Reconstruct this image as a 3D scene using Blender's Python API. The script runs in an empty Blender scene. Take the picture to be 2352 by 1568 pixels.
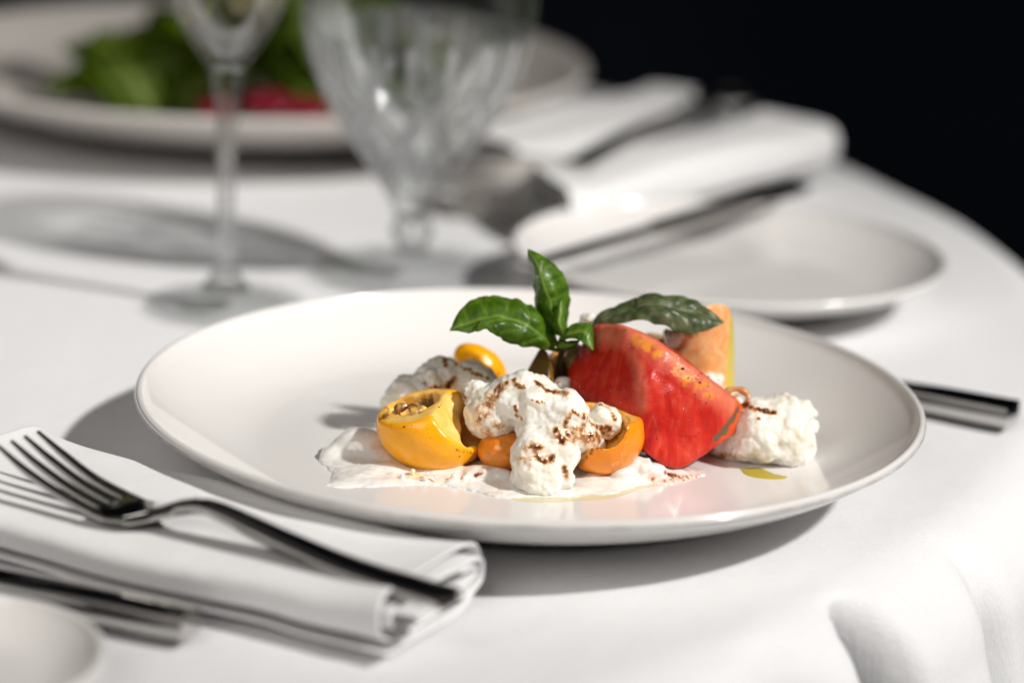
import bpy, bmesh, math, random
import numpy as np
from mathutils import Vector, Matrix
random.seed(7); rng = np.random.default_rng(7)
scene = bpy.context.scene
C = scene.collection
R_ = math.radians
# ------------------------------------------------------------------ camera
W0, H0, FPX = 2352., 1568., 6000.
CP = np.array([-0.71, -86.11, 28.89]); PITCH, ROLL = 0.27726, 0.0400
fw = np.array([0, math.cos(PITCH), -math.sin(PITCH)]); rt0 = np.array([1., 0, 0]); up0 = np.cross(rt0, fw)
RT = rt0*math.cos(ROLL)+up0*math.sin(ROLL); UP = -rt0*math.sin(ROLL)+up0*math.cos(ROLL)
cam = bpy.data.cameras.new('camera'); co = bpy.data.objects.new('camera', cam); C.objects.link(co)
M = Matrix(((RT[0], UP[0], -fw[0], CP[0]*.01), (RT[1], UP[1], -fw[1], CP[1]*.01), (RT[2], UP[2], -fw[2], CP[2]*.01), (0, 0, 0, 1)))
co.matrix_world = M
cam.sensor_width = 36; cam.lens = FPX/W0*36; cam.clip_start = .02; cam.clip_end = 50
cam.dof.use_dof = True; cam.dof.focus_distance = .857; cam.dof.aperture_fstop = 4.2; cam.dof.aperture_blades = 0
scene.camera = co
scene.render.engine = 'CYCLES'
scene.render.resolution_x = 1024; scene.render.resolution_y = 682
cy = scene.cycles
cy.max_bounces = 16; cy.transmission_bounces = 14; cy.glossy_bounces = 6; cy.diffuse_bounces = 4; cy.transparent_max_bounces = 12
cy.caustics_reflective = False; cy.caustics_refractive = False; cy.blur_glossy = .5; cy.sample_clamp_indirect = 6
# ------------------------------------------------------------------ world and light
world = bpy.data.worlds.new('World'); scene.world = world; world.use_nodes = True
bg = world.node_tree.nodes['Background']; bg.inputs[0].default_value = (1.0, .93, .88, 1); bg.inputs[1].default_value = .045
scene.view_settings.view_transform = 'Standard'; scene.view_settings.look = 'None'; scene.view_settings.exposure = 0; scene.view_settings.gamma = 1
LD = Vector((.675, -.31, .67)).normalized()
kl = bpy.data.lights.new('key_lamp', 'SPOT'); kl.energy = 4400; kl.spot_size = R_(8.4); kl.spot_blend = 1.0; kl.shadow_soft_size = .26; kl.color = (1, .975, .94)
ko = bpy.data.objects.new('key_lamp', kl); C.objects.link(ko)
aim = Vector((-.05, .15, 0)); ko.location = aim+LD*9.0; ko.rotation_euler = (-LD).to_track_quat('-Z', 'Y').to_euler()

fl_ = bpy.data.lights.new('fill_lamp', 'AREA'); fl_.shape = 'RECTANGLE'; fl_.size = 1.6; fl_.size_y = 1.2; fl_.energy = 22; fl_.color = (1, .95, .90)
fo_ = bpy.data.objects.new('fill_lamp', fl_); C.objects.link(fo_); fo_.location = (-.9, -1.9, 1.5); fo_.rotation_euler = (Vector((0, 0, 0))-fo_.location).to_track_quat('-Z', 'Y').to_euler()  # added soft fill from an unseen source, lifts the shadows

def ray(px, py):
    return fw+(px-W0/2)/FPX*RT-(py-H0/2)/FPX*UP
def W(px, py, Y):            # point of the place (cm) seen at a photo pixel, at depth Y
    d = ray(px, py); return CP+d*((Y-CP[1])/d[1])
def G(px, py, z=0.):         # the same, at height z
    d = ray(px, py); return CP+d*((z-CP[2])/d[2])
def proj(V):
    d = V-CP; D = d@fw
    return np.stack([W0/2+FPX*(d@RT)/D, H0/2-FPX*(d@UP)/D, D], -1)

# ------------------------------------------------------------------ noise
_perm = rng.permutation(256).astype(np.int32)
_val = rng.random(256).astype(np.float32)*2-1
def vnoise(P, s=1., off=0.):
    q = np.asarray(P, np.float32)*s+off+100.; i = np.floor(q).astype(np.int32); f = q-i; f = f*f*(3-2*f)
    def h(a, b, c): return _val[_perm[(_perm[(_perm[a & 255]+b) & 255]+c) & 255]]
    x, y, z = i[..., 0], i[..., 1], i[..., 2]; fx, fy, fz = f[..., 0], f[..., 1], f[..., 2]
    r = 0
    for a in (0, 1):
        for b in (0, 1):
            for c in (0, 1):
                r = r+h(x+a, y+b, z+c)*(fx if a else 1-fx)*(fy if b else 1-fy)*(fz if c else 1-fz)
    return r
def fbm(P, s=1., o=3, off=0.):
    r = 0; a = 1.; t = 0
    for k in range(o):
        r = r+a*vnoise(P, s*2**k, off+17.3*k); t += a; a *= .5
    return r/t

# ------------------------------------------------------------------ materials
def mat(name, base=(.8, .8, .8), rough=.5, metal=0, spec=.5, coat=0, coat_r=.05, sss=0, sssr=(1, .5, .3), ssss=.003, trans=0, ior=1.45, sheen=0):
    m = bpy.data.materials.new(name); m.use_nodes = True
    b = m.node_tree.nodes['Principled BSDF']; I = b.inputs
    I['Base Color'].default_value = (*base, 1); I['Roughness'].default_value = rough; I['Metallic'].default_value = metal
    I['Specular IOR Level'].default_value = spec; I['Coat Weight'].default_value = coat; I['Coat Roughness'].default_value = coat_r
    I['Subsurface Weight'].default_value = sss; I['Subsurface Radius'].default_value = sssr; I['Subsurface Scale'].default_value = ssss
    I['Transmission Weight'].default_value = trans; I['IOR'].default_value = ior; I['Sheen Weight'].default_value = sheen
    return m
def N(m, t, **kw):
    n = m.node_tree.nodes.new(t)
    for k, v in kw.items(): setattr(n, k, v)
    return n
def L(m, a, b): m.node_tree.links.new(a, b)
def BS(m): return m.node_tree.nodes['Principled BSDF']
def noise(m, scale, detail=3, rough=.5, coord='Object', dist=0):
    tc = N(m, 'ShaderNodeTexCoord'); n = N(m, 'ShaderNodeTexNoise'); n.inputs['Scale'].default_value = scale; n.inputs['Detail'].default_value = detail
    n.inputs['Roughness'].default_value = rough; n.inputs['Distortion'].default_value = dist
    L(m, tc.outputs[coord], n.inputs['Vector']); return n.outputs['Fac']
def ramp(m, src, stops):
    r = N(m, 'ShaderNodeValToRGB'); e = r.color_ramp.elements
    while len(e) < len(stops): e.new(.5)
    for k, (p, c) in enumerate(stops): e[k].position = p; e[k].color = (*c, 1)
    L(m, src, r.inputs[0]); return r.outputs[0]
def mix(m, fac, a, b, mode='MIX'):
    x = N(m, 'ShaderNodeMix', data_type='RGBA', blend_type=mode)
    for s, v in ((x.inputs[0], fac), (x.inputs[6], a), (x.inputs[7], b)):
        if isinstance(v, (int, float)): s.default_value = v
        elif isinstance(v, tuple): s.default_value = (*v, 1)
        else: L(m, v, s)
    return x.outputs[2]
def attr(m, name): a = N(m, 'ShaderNodeAttribute'); a.attribute_name = name; return a.outputs['Fac']
def bump(m, h, dist, strength=1., prev=None):
    b = N(m, 'ShaderNodeBump'); b.inputs['Distance'].default_value = dist; b.inputs['Strength'].default_value = strength
    L(m, h, b.inputs['Height'])
    if prev is not None: L(m, prev, b.inputs['Normal'])
    L(m, b.outputs[0], BS(m).inputs['Normal']); return b.outputs[0]
def mapr(m, src, a, b, c, d):
    x = N(m, 'ShaderNodeMapRange'); L(m, src, x.inputs[0])
    for k, v in enumerate((a, b, c, d)): x.inputs[k+1].default_value = v
    return x.outputs[0]

def cloth_mat(name, base, weave=1700, st=.22):
    m = mat(name, base, .85, sheen=.15, spec=.2)
    tc = N(m, 'ShaderNodeTexCoord'); hs = []
    for ax in ('X', 'Y'):
        w = N(m, 'ShaderNodeTexWave', wave_type='BANDS', bands_direction=ax); w.inputs['Scale'].default_value = weave/20*4.6; w.inputs['Distortion'].default_value = .6; w.inputs['Detail'].default_value = 1
        L(m, tc.outputs['Object'], w.inputs['Vector']); hs.append(w.outputs['Fac'])
    ad = N(m, 'ShaderNodeMath', operation='ADD'); L(m, hs[0], ad.inputs[0]); L(m, hs[1], ad.inputs[1])
    b1 = bump(m, ad.outputs[0], .00015, st)
    b2 = bump(m, noise(m, 45, 4, .55), .0016, .5, b1)
    c = mix(m, mapr(m, noise(m, 900, 2), .35, .65, 0, 1), base, tuple(x*.96 for x in base)); L(m, c, BS(m).inputs['Base Color'])
    return m
M_cloth = cloth_mat('tablecloth_linen', (.76, .76, .77))
M_nap = cloth_mat('napkin_cotton', (.80, .795, .795), 2100, .22)
M_plate = mat('white_glaze', (.75, .73, .71), .20, spec=.5, coat=.40, coat_r=.06)
bump(M_plate, noise(M_plate, 14, 2), .0006, .35)
L(M_plate, mix(M_plate, mapr(M_plate, noise(M_plate, 220, 5, .7), .62, .75, 0, 1), (.75, .73, .71), (.69, .66, .63)), BS(M_plate).inputs['Base Color'])
M_rim = mat('rim_edge_glaze', (.52, .49, .47), .25, coat=.3)
L(M_rim, ramp(M_rim, noise(M_rim, 90, 4), [(.3, (.40, .37, .35)), (.7, (.66, .63, .61))]), BS(M_rim).inputs['Base Color'])
M_plate2 = mat('ivory_glaze', (.64, .60, .565), .24, coat=.1)  # ivory, base lowered to carry the shade over the back plate
bump(M_plate2, noise(M_plate2, 12, 2), .0006, .3)
M_steel = mat('polished_steel', (.58, .56, .54), .10, metal=1)
L(M_steel, mapr(M_steel, noise(M_steel, 160, 5, .6), .3, .8, .07, .17), BS(M_steel).inputs['Roughness'])
bump(M_steel, noise(M_steel, 60, 2), .0004, .12)
M_steel2 = mat('worn_steel', (.30, .29, .28), .30, metal=1)
M_glass = mat('clear_glass', (1, 1, 1), .0, trans=1, ior=1.5)
M_crystal = mat('cut_crystal', (1, 1, 1), .01, trans=1, ior=1.54)
M_water = mat('water', (1, 1, 1), .0, trans=1, ior=1.33)
M_wine = mat('sparkling_wine', (1, .93, .62), .0, trans=1, ior=1.34)
def clear_mix(m, f, tint=(1, 1, 1)):      # thin clear material lets part of the light straight through
    b = BS(m); t = N(m, 'ShaderNodeBsdfTransparent'); t.inputs[0].default_value = (*tint, 1); mx = N(m, 'ShaderNodeMixShader'); mx.inputs[0].default_value = f
    out = [n for n in m.node_tree.nodes if n.type == 'OUTPUT_MATERIAL'][0]; L(m, b.outputs[0], mx.inputs[1]); L(m, t.outputs[0], mx.inputs[2]); L(m, mx.outputs[0], out.inputs[0])
clear_mix(M_water, .88, (.97, .98, .98)); clear_mix(M_wine, .5, (1, .92, .50))
def thin_glass(m, base=.04, use_cut=False, edge=.85, refl=.5, scat=.6, tint=(.9, .9, .92)):
    # thin wall, nearly transparent; pale diffuse edges and cut grooves paint in the sparkle
    nt = m.node_tree; b = BS(m); out = [n for n in nt.nodes if n.type == 'OUTPUT_MATERIAL'][0]
    t = N(m, 'ShaderNodeBsdfTransparent'); t.inputs[0].default_value = (.975, .98, .98, 1)
    lw = N(m, 'ShaderNodeLayerWeight'); lw.inputs[0].default_value = .35
    e = mapr(m, lw.outputs['Facing'], .45, 1., base, edge)
    if scat:
        d = N(m, 'ShaderNodeBsdfDiffuse'); d.inputs[0].default_value = (*tint, 1); tl = N(m, 'ShaderNodeBsdfTranslucent'); tl.inputs[0].default_value = (*tint, 1)
        sc = N(m, 'ShaderNodeMixShader'); sc.inputs[0].default_value = .5; L(m, d.outputs[0], sc.inputs[1]); L(m, tl.outputs[0], sc.inputs[2])
        cutv = attr(m, 'cut'); gm = N(m, 'ShaderNodeMixShader'); mv = N(m, 'ShaderNodeMath', operation='MAXIMUM'); L(m, mapr(m, cutv, .10, .8, 0, .92 if use_cut else 0), mv.inputs[0]); L(m, mapr(m, lw.outputs['Facing'], .55, .9, 0, scat), mv.inputs[1]); L(m, mv.outputs[0], gm.inputs[0]); L(m, b.outputs[0], gm.inputs[1]); L(m, sc.outputs[0], gm.inputs[2]); src = gm.outputs[0]
        mxv = N(m, 'ShaderNodeMath', operation='MAXIMUM'); L(m, e, mxv.inputs[0]); L(m, mapr(m, cutv, .02, .5, 0, .68 if use_cut else 0), mxv.inputs[1]); e = mxv.outputs[0]
    else: src = b.outputs[0]
    mx = N(m, 'ShaderNodeMixShader'); L(m, e, mx.inputs[0]); L(m, t.outputs[0], mx.inputs[1]); L(m, src, mx.inputs[2])
    gl = N(m, 'ShaderNodeBsdfGlossy'); gl.inputs['Roughness'].default_value = .03; fr = N(m, 'ShaderNodeFresnel'); fr.inputs[0].default_value = 1.5
    m2 = N(m, 'ShaderNodeMixShader'); L(m, mapr(m, fr.outputs[0], 0, 1, .01, refl), m2.inputs[0]); L(m, mx.outputs[0], m2.inputs[1]); L(m, gl.outputs[0], m2.inputs[2]); L(m, m2.outputs[0], out.inputs[0])
thin_glass(M_glass, .03, edge=.45, scat=.7, tint=(.95, .93, .70)); thin_glass(M_crystal, .03, True, edge=.30, scat=.75)  # yellowish tint paints the wine's rim light into the flute edges
M_stem_glass = mat('stem_glass', (1, 1, 1), .0, trans=1, ior=1.5); thin_glass(M_stem_glass, .25, edge=.75, scat=.3)
M_foot = mat('foot_glass', (1, 1, 1), .0, trans=1, ior=1.5); thin_glass(M_foot, .03, edge=.10, refl=.25, scat=0)
M_black = mat('dark_plaster', (.006, .0075, .010), .95, spec=.1)
L(M_black, ramp(M_black, noise(M_black, 1.2, 3), [(.3, (.012, .016, .026)), (.7, (.024, .032, .050))]), BS(M_black).inputs['Base Color'])

def cheese_mat():
    m = mat('fresh_cheese', (.88, .85, .78), .30, sss=.6, sssr=(1, .8, .55), ssss=.006, coat=.45, coat_r=.10)
    s = attr(m, 'stain'); n1 = noise(m, 420, 5, .65, dist=.6); n2 = noise(m, 1400, 3, .6)
    a = N(m, 'ShaderNodeMath', operation='MULTIPLY_ADD'); L(m, n1, a.inputs[0]); a.inputs[1].default_value = 1.0; a.inputs[2].default_value = -.50
    b = N(m, 'ShaderNodeMath', operation='ADD'); L(m, a.outputs[0], b.inputs[0]); L(m, s, b.inputs[1])
    col = ramp(m, b.outputs[0], [(.16, (.83, .80, .735)), (.38, (.74, .54, .34)), (.56, (.42, .19, .07)), (.76, (.13, .045, .016)), (1., (.07, .022, .008))])
    cream = mix(m, mapr(m, noise(m, 130, 3), .42, .68, 0, .5), col, (.86, .82, .66), 'MULTIPLY')
    oil = attr(m, 'oil'); c2 = mix(m, oil, cream, (.75, .62, .10)); L(m, c2, BS(m).inputs['Base Color'])
    L(m, mapr(m, s, .1, .6, .34, .14), BS(m).inputs['Roughness'])
    b1 = bump(m, n2, .0002, .25); bump(m, noise(m, 420, 5, .7), .0006, .35, b1)
    return m
M_cheese = cheese_mat()
def tomato_mat(name, skin, flesh, pale, sss=.25, rough=.22):
    m = mat(name, skin, rough, sss=sss, sssr=(1, .35, .12), ssss=.004, coat=.25, coat_r=.08)
    f = attr(m, 'flesh'); n = noise(m, 150, 4, .6, dist=1.2)
    fl = mix(m, mapr(m, n, .42, .64, 0, 1), flesh, pale)
    sk = mix(m, mapr(m, noise(m, 70, 3), .35, .7, 0, .5), skin, (skin[0]*.9, skin[1]*.75, skin[2]*.8))
    c = mix(m, f, sk, fl); s = attr(m, 'stain')
    nn = noise(m, 500, 4, .6); a = N(m, 'ShaderNodeMath', operation='MULTIPLY_ADD'); L(m, nn, a.inputs[0]); a.inputs[1].default_value = 1.2; a.inputs[2].default_value = -.6
    b = N(m, 'ShaderNodeMath', operation='ADD'); L(m, a.outputs[0], b.inputs[0]); L(m, s, b.inputs[1])
    c = mix(m, mapr(m, b.outputs[0], .35, .75, 0, .92), c, (.10, .03, .008)); L(m, c, BS(m).inputs['Base Color'])
    b1 = bump(m, noise(m, 900, 3), .0002, .35); bump(m, noise(m, 180, 4, .6), .0009, .35, b1)
    return m
M_yellow = tomato_mat('yellow_tomato', (.95, .43, .002), (.90, .50, .09), (.92, .62, .20), rough=.3)
M_gold = tomato_mat('golden_tomato', (.88, .28, .003), (.80, .36, .05), (.86, .50, .14), rough=.28)
M_orange = tomato_mat('orange_tomato', (.70, .19, .003), (.72, .27, .03), (.80, .40, .10))
M_dark = tomato_mat('green_brown_tomato', (.16, .10, .012), (.30, .09, .03), (.35, .16, .06), sss=.1)
M_peach = tomato_mat('striped_tomato', (.62, .50, .08), (.84, .36, .12), (.86, .52, .26))
M_pale = tomato_mat('pale_green_tomato', (.38, .33, .12), (.55, .36, .20), (.66, .52, .32))
def red_mat():
    m = mat('red_tomato', (.6, .04, .02), .2, sss=.22, sssr=(1, .2, .08), ssss=.003, coat=.10, coat_r=.14, spec=.35)
    tc = N(m, 'ShaderNodeTexCoord'); mp = N(m, 'ShaderNodeMapping'); mp.inputs['Rotation'].default_value = (0, R_(-35), 0); mp.inputs['Scale'].default_value = (120, 90, 34)
    L(m, tc.outputs['Object'], mp.inputs[0]); n = N(m, 'ShaderNodeTexNoise'); n.inputs['Scale'].default_value = 1; n.inputs['Detail'].default_value = 5; n.inputs['Distortion'].default_value = 1.4
    L(m, mp.outputs[0], n.inputs['Vector'])
    deep = (.34, .004, .002); mid = (.52, .015, .006); pale = (.74, .13, .06)
    c = ramp(m, n.outputs['Fac'], [(.22, deep), (.50, mid), (.68, (.60, .038, .016)), (.84, pale)])
    wv = N(m, 'ShaderNodeTexNoise'); wv.inputs['Scale'].default_value = 1; wv.inputs['Detail'].default_value = 6; wv.inputs['Distortion'].default_value = 2.5; mp2 = N(m, 'ShaderNodeMapping'); mp2.inputs['Rotation'].default_value = (0, R_(-50), 0); mp2.inputs['Scale'].default_value = (170, 140, 26)
    L(m, tc.outputs['Object'], mp2.inputs[0]); L(m, mp2.outputs[0], wv.inputs['Vector']); c = mix(m, mapr(m, wv.outputs['Fac'], .50, .80, 0, .24), c, (.78, .22, .13))
    c = mix(m, attr(m, 'pale'), c, (.76, .22, .12)); c = mix(m, attr(m, 'amber'), c, (.82, .30, .03)); 
    c = mix(m, attr(m, 'flesh'), c, (.72, .10, .015)); c = mix(m, attr(m, 'scar'), c, (.15, .085, .045))
    L(m, c, BS(m).inputs['Base Color'])
    b1 = bump(m, noise(m, 1300, 3), .00025, .5); b2 = bump(m, n.outputs['Fac'], .0008, .35, b1)
    L(m, mapr(m, noise(m, 400, 3), .3, .7, .28, .48), BS(m).inputs['Roughness'])
    return m
M_red = red_mat()
def leaf_mat(name, c1, c2, vein, under=None, tr=.25):
    m = mat(name, c1, .42, spec=.35, coat=.12, coat_r=.2, sss=0)
    v = attr(m, 'vein'); base = mix(m, mapr(m, noise(m, 260, 4), .35, .65, 0, 1), c1, c2)
    c = mix(m, v, base, vein)
    if under:
        g = N(m, 'ShaderNodeNewGeometry'); c = mix(m, g.outputs['Backfacing'], c, under)
    L(m, c, BS(m).inputs['Base Color'])
    b = BS(m); t = N(m, 'ShaderNodeBsdfTranslucent'); L(m, mix(m, 1., c, (1.6, 1.9, .5), 'MULTIPLY'), t.inputs[0]); mx = N(m, 'ShaderNodeMixShader'); mx.inputs[0].default_value = tr*1.25
    out = [n for n in m.node_tree.nodes if n.type == 'OUTPUT_MATERIAL'][0]
    L(m, b.outputs[0], mx.inputs[1]); L(m, t.outputs[0], mx.inputs[2]); L(m, mx.outputs[0], out.inputs[0])
    b1 = bump(m, noise(m, 900, 3), .0003, .4); bump(m, noise(m, 160, 3), .001, .4, b1)
    return m
M_basil = leaf_mat('basil_leaf', (.045, .112, .004), (.11, .22, .010), (.22, .34, .06))
M_basil_dark = leaf_mat('basil_dark_leaf', (.035, .062, .015), (.12, .13, .06), (.15, .18, .08), (.10, .07, .03), .12)
M_salad = leaf_mat('salad_leaf', (.040, .070, .004), (.12, .18, .012), (.20, .27, .05), tr=.3)
M_stem = mat('basil_stem', (.035, .025, .012), .4)
M_radish = mat('radish', (.17, .008, .02), .3, sss=.1)
M_glaze = mat('balsamic_glaze', (.045, .012, .004), .12, coat=.6)
M_oil = mat('olive_oil', (.80, .62, .06), .04, trans=.45, ior=1.2, coat=.3)
M_drop = mat('clear_droplet', (1, .97, .92), .04, spec=1.0)
def drop_nodes(m):
    gl = N(m, 'ShaderNodeBsdfGlossy'); gl.inputs['Roughness'].default_value = .12; t = N(m, 'ShaderNodeBsdfTransparent'); lw = N(m, 'ShaderNodeLayerWeight'); lw.inputs[0].default_value = .35
    mx = N(m, 'ShaderNodeMixShader'); out = [n for n in m.node_tree.nodes if n.type == 'OUTPUT_MATERIAL'][0]
    L(m, mapr(m, lw.outputs[0], 0, 1, .14, .6), mx.inputs[0]); L(m, t.outputs[0], mx.inputs[1]); L(m, gl.outputs[0], mx.inputs[2]); L(m, mx.outputs[0], out.inputs[0])
drop_nodes(M_drop)
M_oil_thin = mat('thin_oil', (.78, .66, .16), .05, coat=.5); clear_mix(M_oil_thin, .70)
M_pepper = mat('ground_pepper', (.02, .012, .008), .7)
M_onion = mat('browned_onion', (.55, .28, .09), .3, sss=.2, coat=.4)
def cream_mat():
    m = mat('cream', (.80, .775, .73), .16, sss=.35, sssr=(1, .8, .6), ssss=.005, coat=.6, coat_r=.04)
    s = attr(m, 'stain'); n1 = noise(m, 300, 4, .6, dist=2)
    a = N(m, 'ShaderNodeMath', operation='MULTIPLY_ADD'); L(m, n1, a.inputs[0]); a.inputs[1].default_value = .8; a.inputs[2].default_value = -.4
    b = N(m, 'ShaderNodeMath', operation='ADD'); L(m, a.outputs[0], b.inputs[0]); L(m, s, b.inputs[1])
    c = ramp(m, b.outputs[0], [(.2, (.80, .775, .73)), (.5, (.80, .60, .48)), (.7, (.40, .16, .09)), (1, (.10, .03, .015))])
    c = mix(m, attr(m, 'oil'), c, (.72, .60, .10)); L(m, c, BS(m).inputs['Base Color']); bump(m, noise(m, 160, 3), .0004, .2); return m
M_cream = cream_mat()

# ------------------------------------------------------------------ object helpers (all geometry in cm)
def setp(o, label=None, cat=None, group=None, kind=None):
    if label: o['label'] = label
    if cat: o['category'] = cat
    if group: o['group'] = group
    if kind: o['kind'] = kind
    return o
def empty(name, loc, label, cat, group=None):
    o = bpy.data.objects.new(name, None); C.objects.link(o); o.location = Vector(loc)*.01; o.empty_display_size = .01
    return setp(o, label, cat, group)
def link(name, me, m, parent=None, smooth=True):
    o = bpy.data.objects.new(name, me); C.objects.link(o)
    if m: me.materials.append(m)
    if smooth: me.polygons.foreach_set('use_smooth', np.ones(len(me.polygons), bool))
    if parent: o.parent = parent; o.matrix_parent_inverse = Matrix.Translation(-parent.location)
    return o
def pymesh(name, V, F, m, parent=None, smooth=True, attrs=None):
    V = np.asarray(V, float)*.01; me = bpy.data.meshes.new(name)
    if isinstance(F, np.ndarray):
        nf, k = F.shape; me.vertices.add(len(V)); me.vertices.foreach_set('co', V.ravel()); me.loops.add(nf*k); me.polygons.add(nf)
        me.loops.foreach_set('vertex_index', F.ravel().astype(np.int32)); me.polygons.foreach_set('loop_start', (np.arange(nf)*k).astype(np.int32)); me.update(calc_edges=True)
    else: me.from_pydata(V.tolist(), [], F); me.update()
    for k, a in (attrs or {}).items():
        at = me.attributes.new(k, 'FLOAT', 'POINT'); at.data.foreach_set('value', np.clip(a, 0, 1).astype(np.float32))
    me.validate()
    return link(name, me, m, parent, smooth)
def grid_faces(nu, nv, cu=False, cv=False, flip=False):
    F = []
    for i in range(nu if cu else nu-1):
        for j in range(nv if cv else nv-1):
            a = i*nv+j; b = ((i+1) % nu)*nv+j; c = ((i+1) % nu)*nv+(j+1) % nv; d = i*nv+(j+1) % nv
            F.append((a, d, c, b) if flip else (a, b, c, d))
    return F
def lathe(name, prof, m, parent, cx, cy, cz=0, n=128, closed=False, rfun=None, matidx=None):
    V = []; 
    for (r, z) in prof:
        for k in range(n):
            t = 2*math.pi*k/n; rr = r if rfun is None else rfun(r, z, t); V.append((cx+rr*math.cos(t), cy+rr*math.sin(t), cz+z))
    F = grid_faces(len(prof), n, cu=closed, cv=True, flip=True)
    return pymesh(name, V, F, m, parent)
def spl(pts, n):              # Catmull-Rom through points
    P = np.asarray(pts, float); P = np.vstack([2*P[0]-P[1], P, 2*P[-1]-P[-2]]); t = np.linspace(0, len(P)-3-1e-6, n); i = t.astype(int); f = (t-i)[:, None]
    a, b, c, d = P[i], P[i+1], P[i+2], P[i+3]
    return .5*((2*b)+(-a+c)*f+(2*a-5*b+4*c-d)*f*f+(-a+3*b-3*c+d)*f**3)
def solidify(o, t, off=0):
    md = o.modifiers.new('thickness', 'SOLIDIFY'); md.thickness = t*.01; md.offset = off; return o
def tube(pts, rad, n=10):
    P = np.asarray(pts, float); V = []; 
    T = np.gradient(P, axis=0); T /= np.linalg.norm(T, axis=1)[:, None]
    u = np.cross(T[0], [0, 0, 1.]); 
    if np.linalg.norm(u) < .1: u = np.cross(T[0], [0, 1., 0])
    u /= np.linalg.norm(u)
    for i in range(len(P)):
        u = u-T[i]*(u@T[i]); u /= np.linalg.norm(u); w = np.cross(T[i], u); r = rad[i] if hasattr(rad, '__len__') else rad
        for k in range(n): a = 2*math.pi*k/n; V.append(P[i]+r*(math.cos(a)*u+math.sin(a)*w))
    F = grid_faces(len(P), n, cv=True); F.append(tuple(range(n))[::-1]); F.append(tuple((len(P)-1)*n+k for k in range(n)))
    return V, F

# ------------------------------------------------------------------ signed-distance field modelling -> mesh
class Field:
    def __init__(s, lo, hi, h):
        s.lo = np.array(lo, float); s.h = h; s.n = np.ceil((np.array(hi)-lo)/h).astype(int)+1
        ax = [s.lo[k]+h*np.arange(s.n[k]) for k in range(3)]
        s.P = np.stack(np.meshgrid(*ax, indexing='ij'), -1).astype(np.float32); s.F = np.full(tuple(s.n), 9., np.float32)
    def box(s, c, r):
        a = np.clip(np.floor((np.array(c)-r-s.lo)/s.h).astype(int), 0, s.n-1); b = np.clip(np.ceil((np.array(c)+r-s.lo)/s.h).astype(int)+1, 1, s.n)
        return tuple(slice(a[k], max(b[k], a[k]+1)) for k in range(3))
    @staticmethod
    def ell(P, c, r, rot=None):
        q = P-np.array(c, np.float32)
        if rot is not None: q = q@np.array(rot, np.float32)
        r = np.array(r, np.float32)*np.ones(3, np.float32)
        k0 = np.sqrt(((q/r)**2).sum(-1))+1e-6; k1 = np.sqrt(((q/r**2)**2).sum(-1))+1e-6
        return k0*(k0-1)/k1
    def add(s, c, r, k=.15, rot=None):
        R = np.max(r)+k*2+.3; b = s.box(c, R); d = s.ell(s.P[b], c, r, rot); s.F[b] = s.smin(s.F[b], d, k)
    def sub(s, c, r, k=.1, rot=None):
        R = np.max(r)+k*2+.3; b = s.box(c, R); d = -s.ell(s.P[b], c, r, rot); s.F[b] = -s.smin(-s.F[b], -d, k)
    def cut(s, p, n, k=.06):       # keep the side opposite to n
        n = np.array(n, float); n /= np.linalg.norm(n); d = ((s.P-np.array(p, np.float32))@n.astype(np.float32)); s.F = -s.smin(-s.F, -d, k)
    @staticmethod
    def smin(a, b, k):
        h = np.clip(.5+.5*(b-a)/k, 0, 1); return b*(1-h)+a*h-k*h*(1-h)
    def mesh(s):
        F = s.F; In = F < 0; n = F.shape
        cs = [(a, b, c) for a in (0, 1) for b in (0, 1) for c in (0, 1)]
        sl = lambda a, d: slice(a, n[d]-1+a)
        cnt = sum(In[sl(a, 0), sl(b, 1), sl(c, 2)].astype(np.int8) for a, b, c in cs)
        idx = np.argwhere((cnt > 0) & (cnt < 8)); gid = np.full((n[0]-1, n[1]-1, n[2]-1), -1, np.int64); gid[tuple(idx.T)] = np.arange(len(idx))
        cv = {c: F[idx[:, 0]+c[0], idx[:, 1]+c[1], idx[:, 2]+c[2]] for c in cs}
        acc = np.zeros((len(idx), 3)); num = np.zeros(len(idx))
        for c in cs:
            for d in range(3):
                if c[d]: continue
                e = list(c); e[d] = 1; a, b = cv[c], cv[tuple(e)]; msk = (a < 0) != (b < 0); t = np.where(msk, a/(a-b+1e-12), 0)
                p = np.zeros((len(idx), 3)); p[:] = c; p[:, d] = t; acc[msk] += p[msk]; num[msk] += 1
        V = s.lo+s.h*(idx+acc/num[:, None]); Q = []
        for d in range(3):
            e = [(1, 2), (2, 0), (0, 1)][d]
            A = In[tuple(slice(0, n[k]-1) if k == d else slice(1, n[k]-1) for k in range(3))]; B = In[tuple(slice(1, n[k]) if k == d else slice(1, n[k]-1) for k in range(3))]
            for flip, ms in ((False, A & ~B), (True, B & ~A)):
                I = np.argwhere(ms); 
                for k in range(3):
                    if k != d: I[:, k] += 1
                def g(du, dv): J = I.copy(); J[:, e[0]] -= du; J[:, e[1]] -= dv; return gid[tuple(J.T)]
                q = np.stack([g(1, 1), g(0, 1), g(0, 0), g(1, 0)], 1); Q.append(q[:, ::-1] if flip else q)
        Q = np.vstack(Q)
        return V, Q
def vnormals(V, Q):
    fn = np.cross(V[Q[:, 2]]-V[Q[:, 0]], V[Q[:, 3]]-V[Q[:, 1]]); Nn = np.zeros_like(V)
    for k in range(4): np.add.at(Nn, Q[:, k], fn)
    return Nn/(np.linalg.norm(Nn, axis=1)[:, None]+1e-12)
def hit(V, px, py, rad=4):     # first surface point met by the eye at a photo pixel
    q = proj(V); d = np.hypot(q[:, 0]-px, q[:, 1]-py); m = np.where(d < rad)[0]
    if len(m) == 0: return V[np.argmin(d)]
    return V[m[np.argmin(q[m, 2])]]
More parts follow.
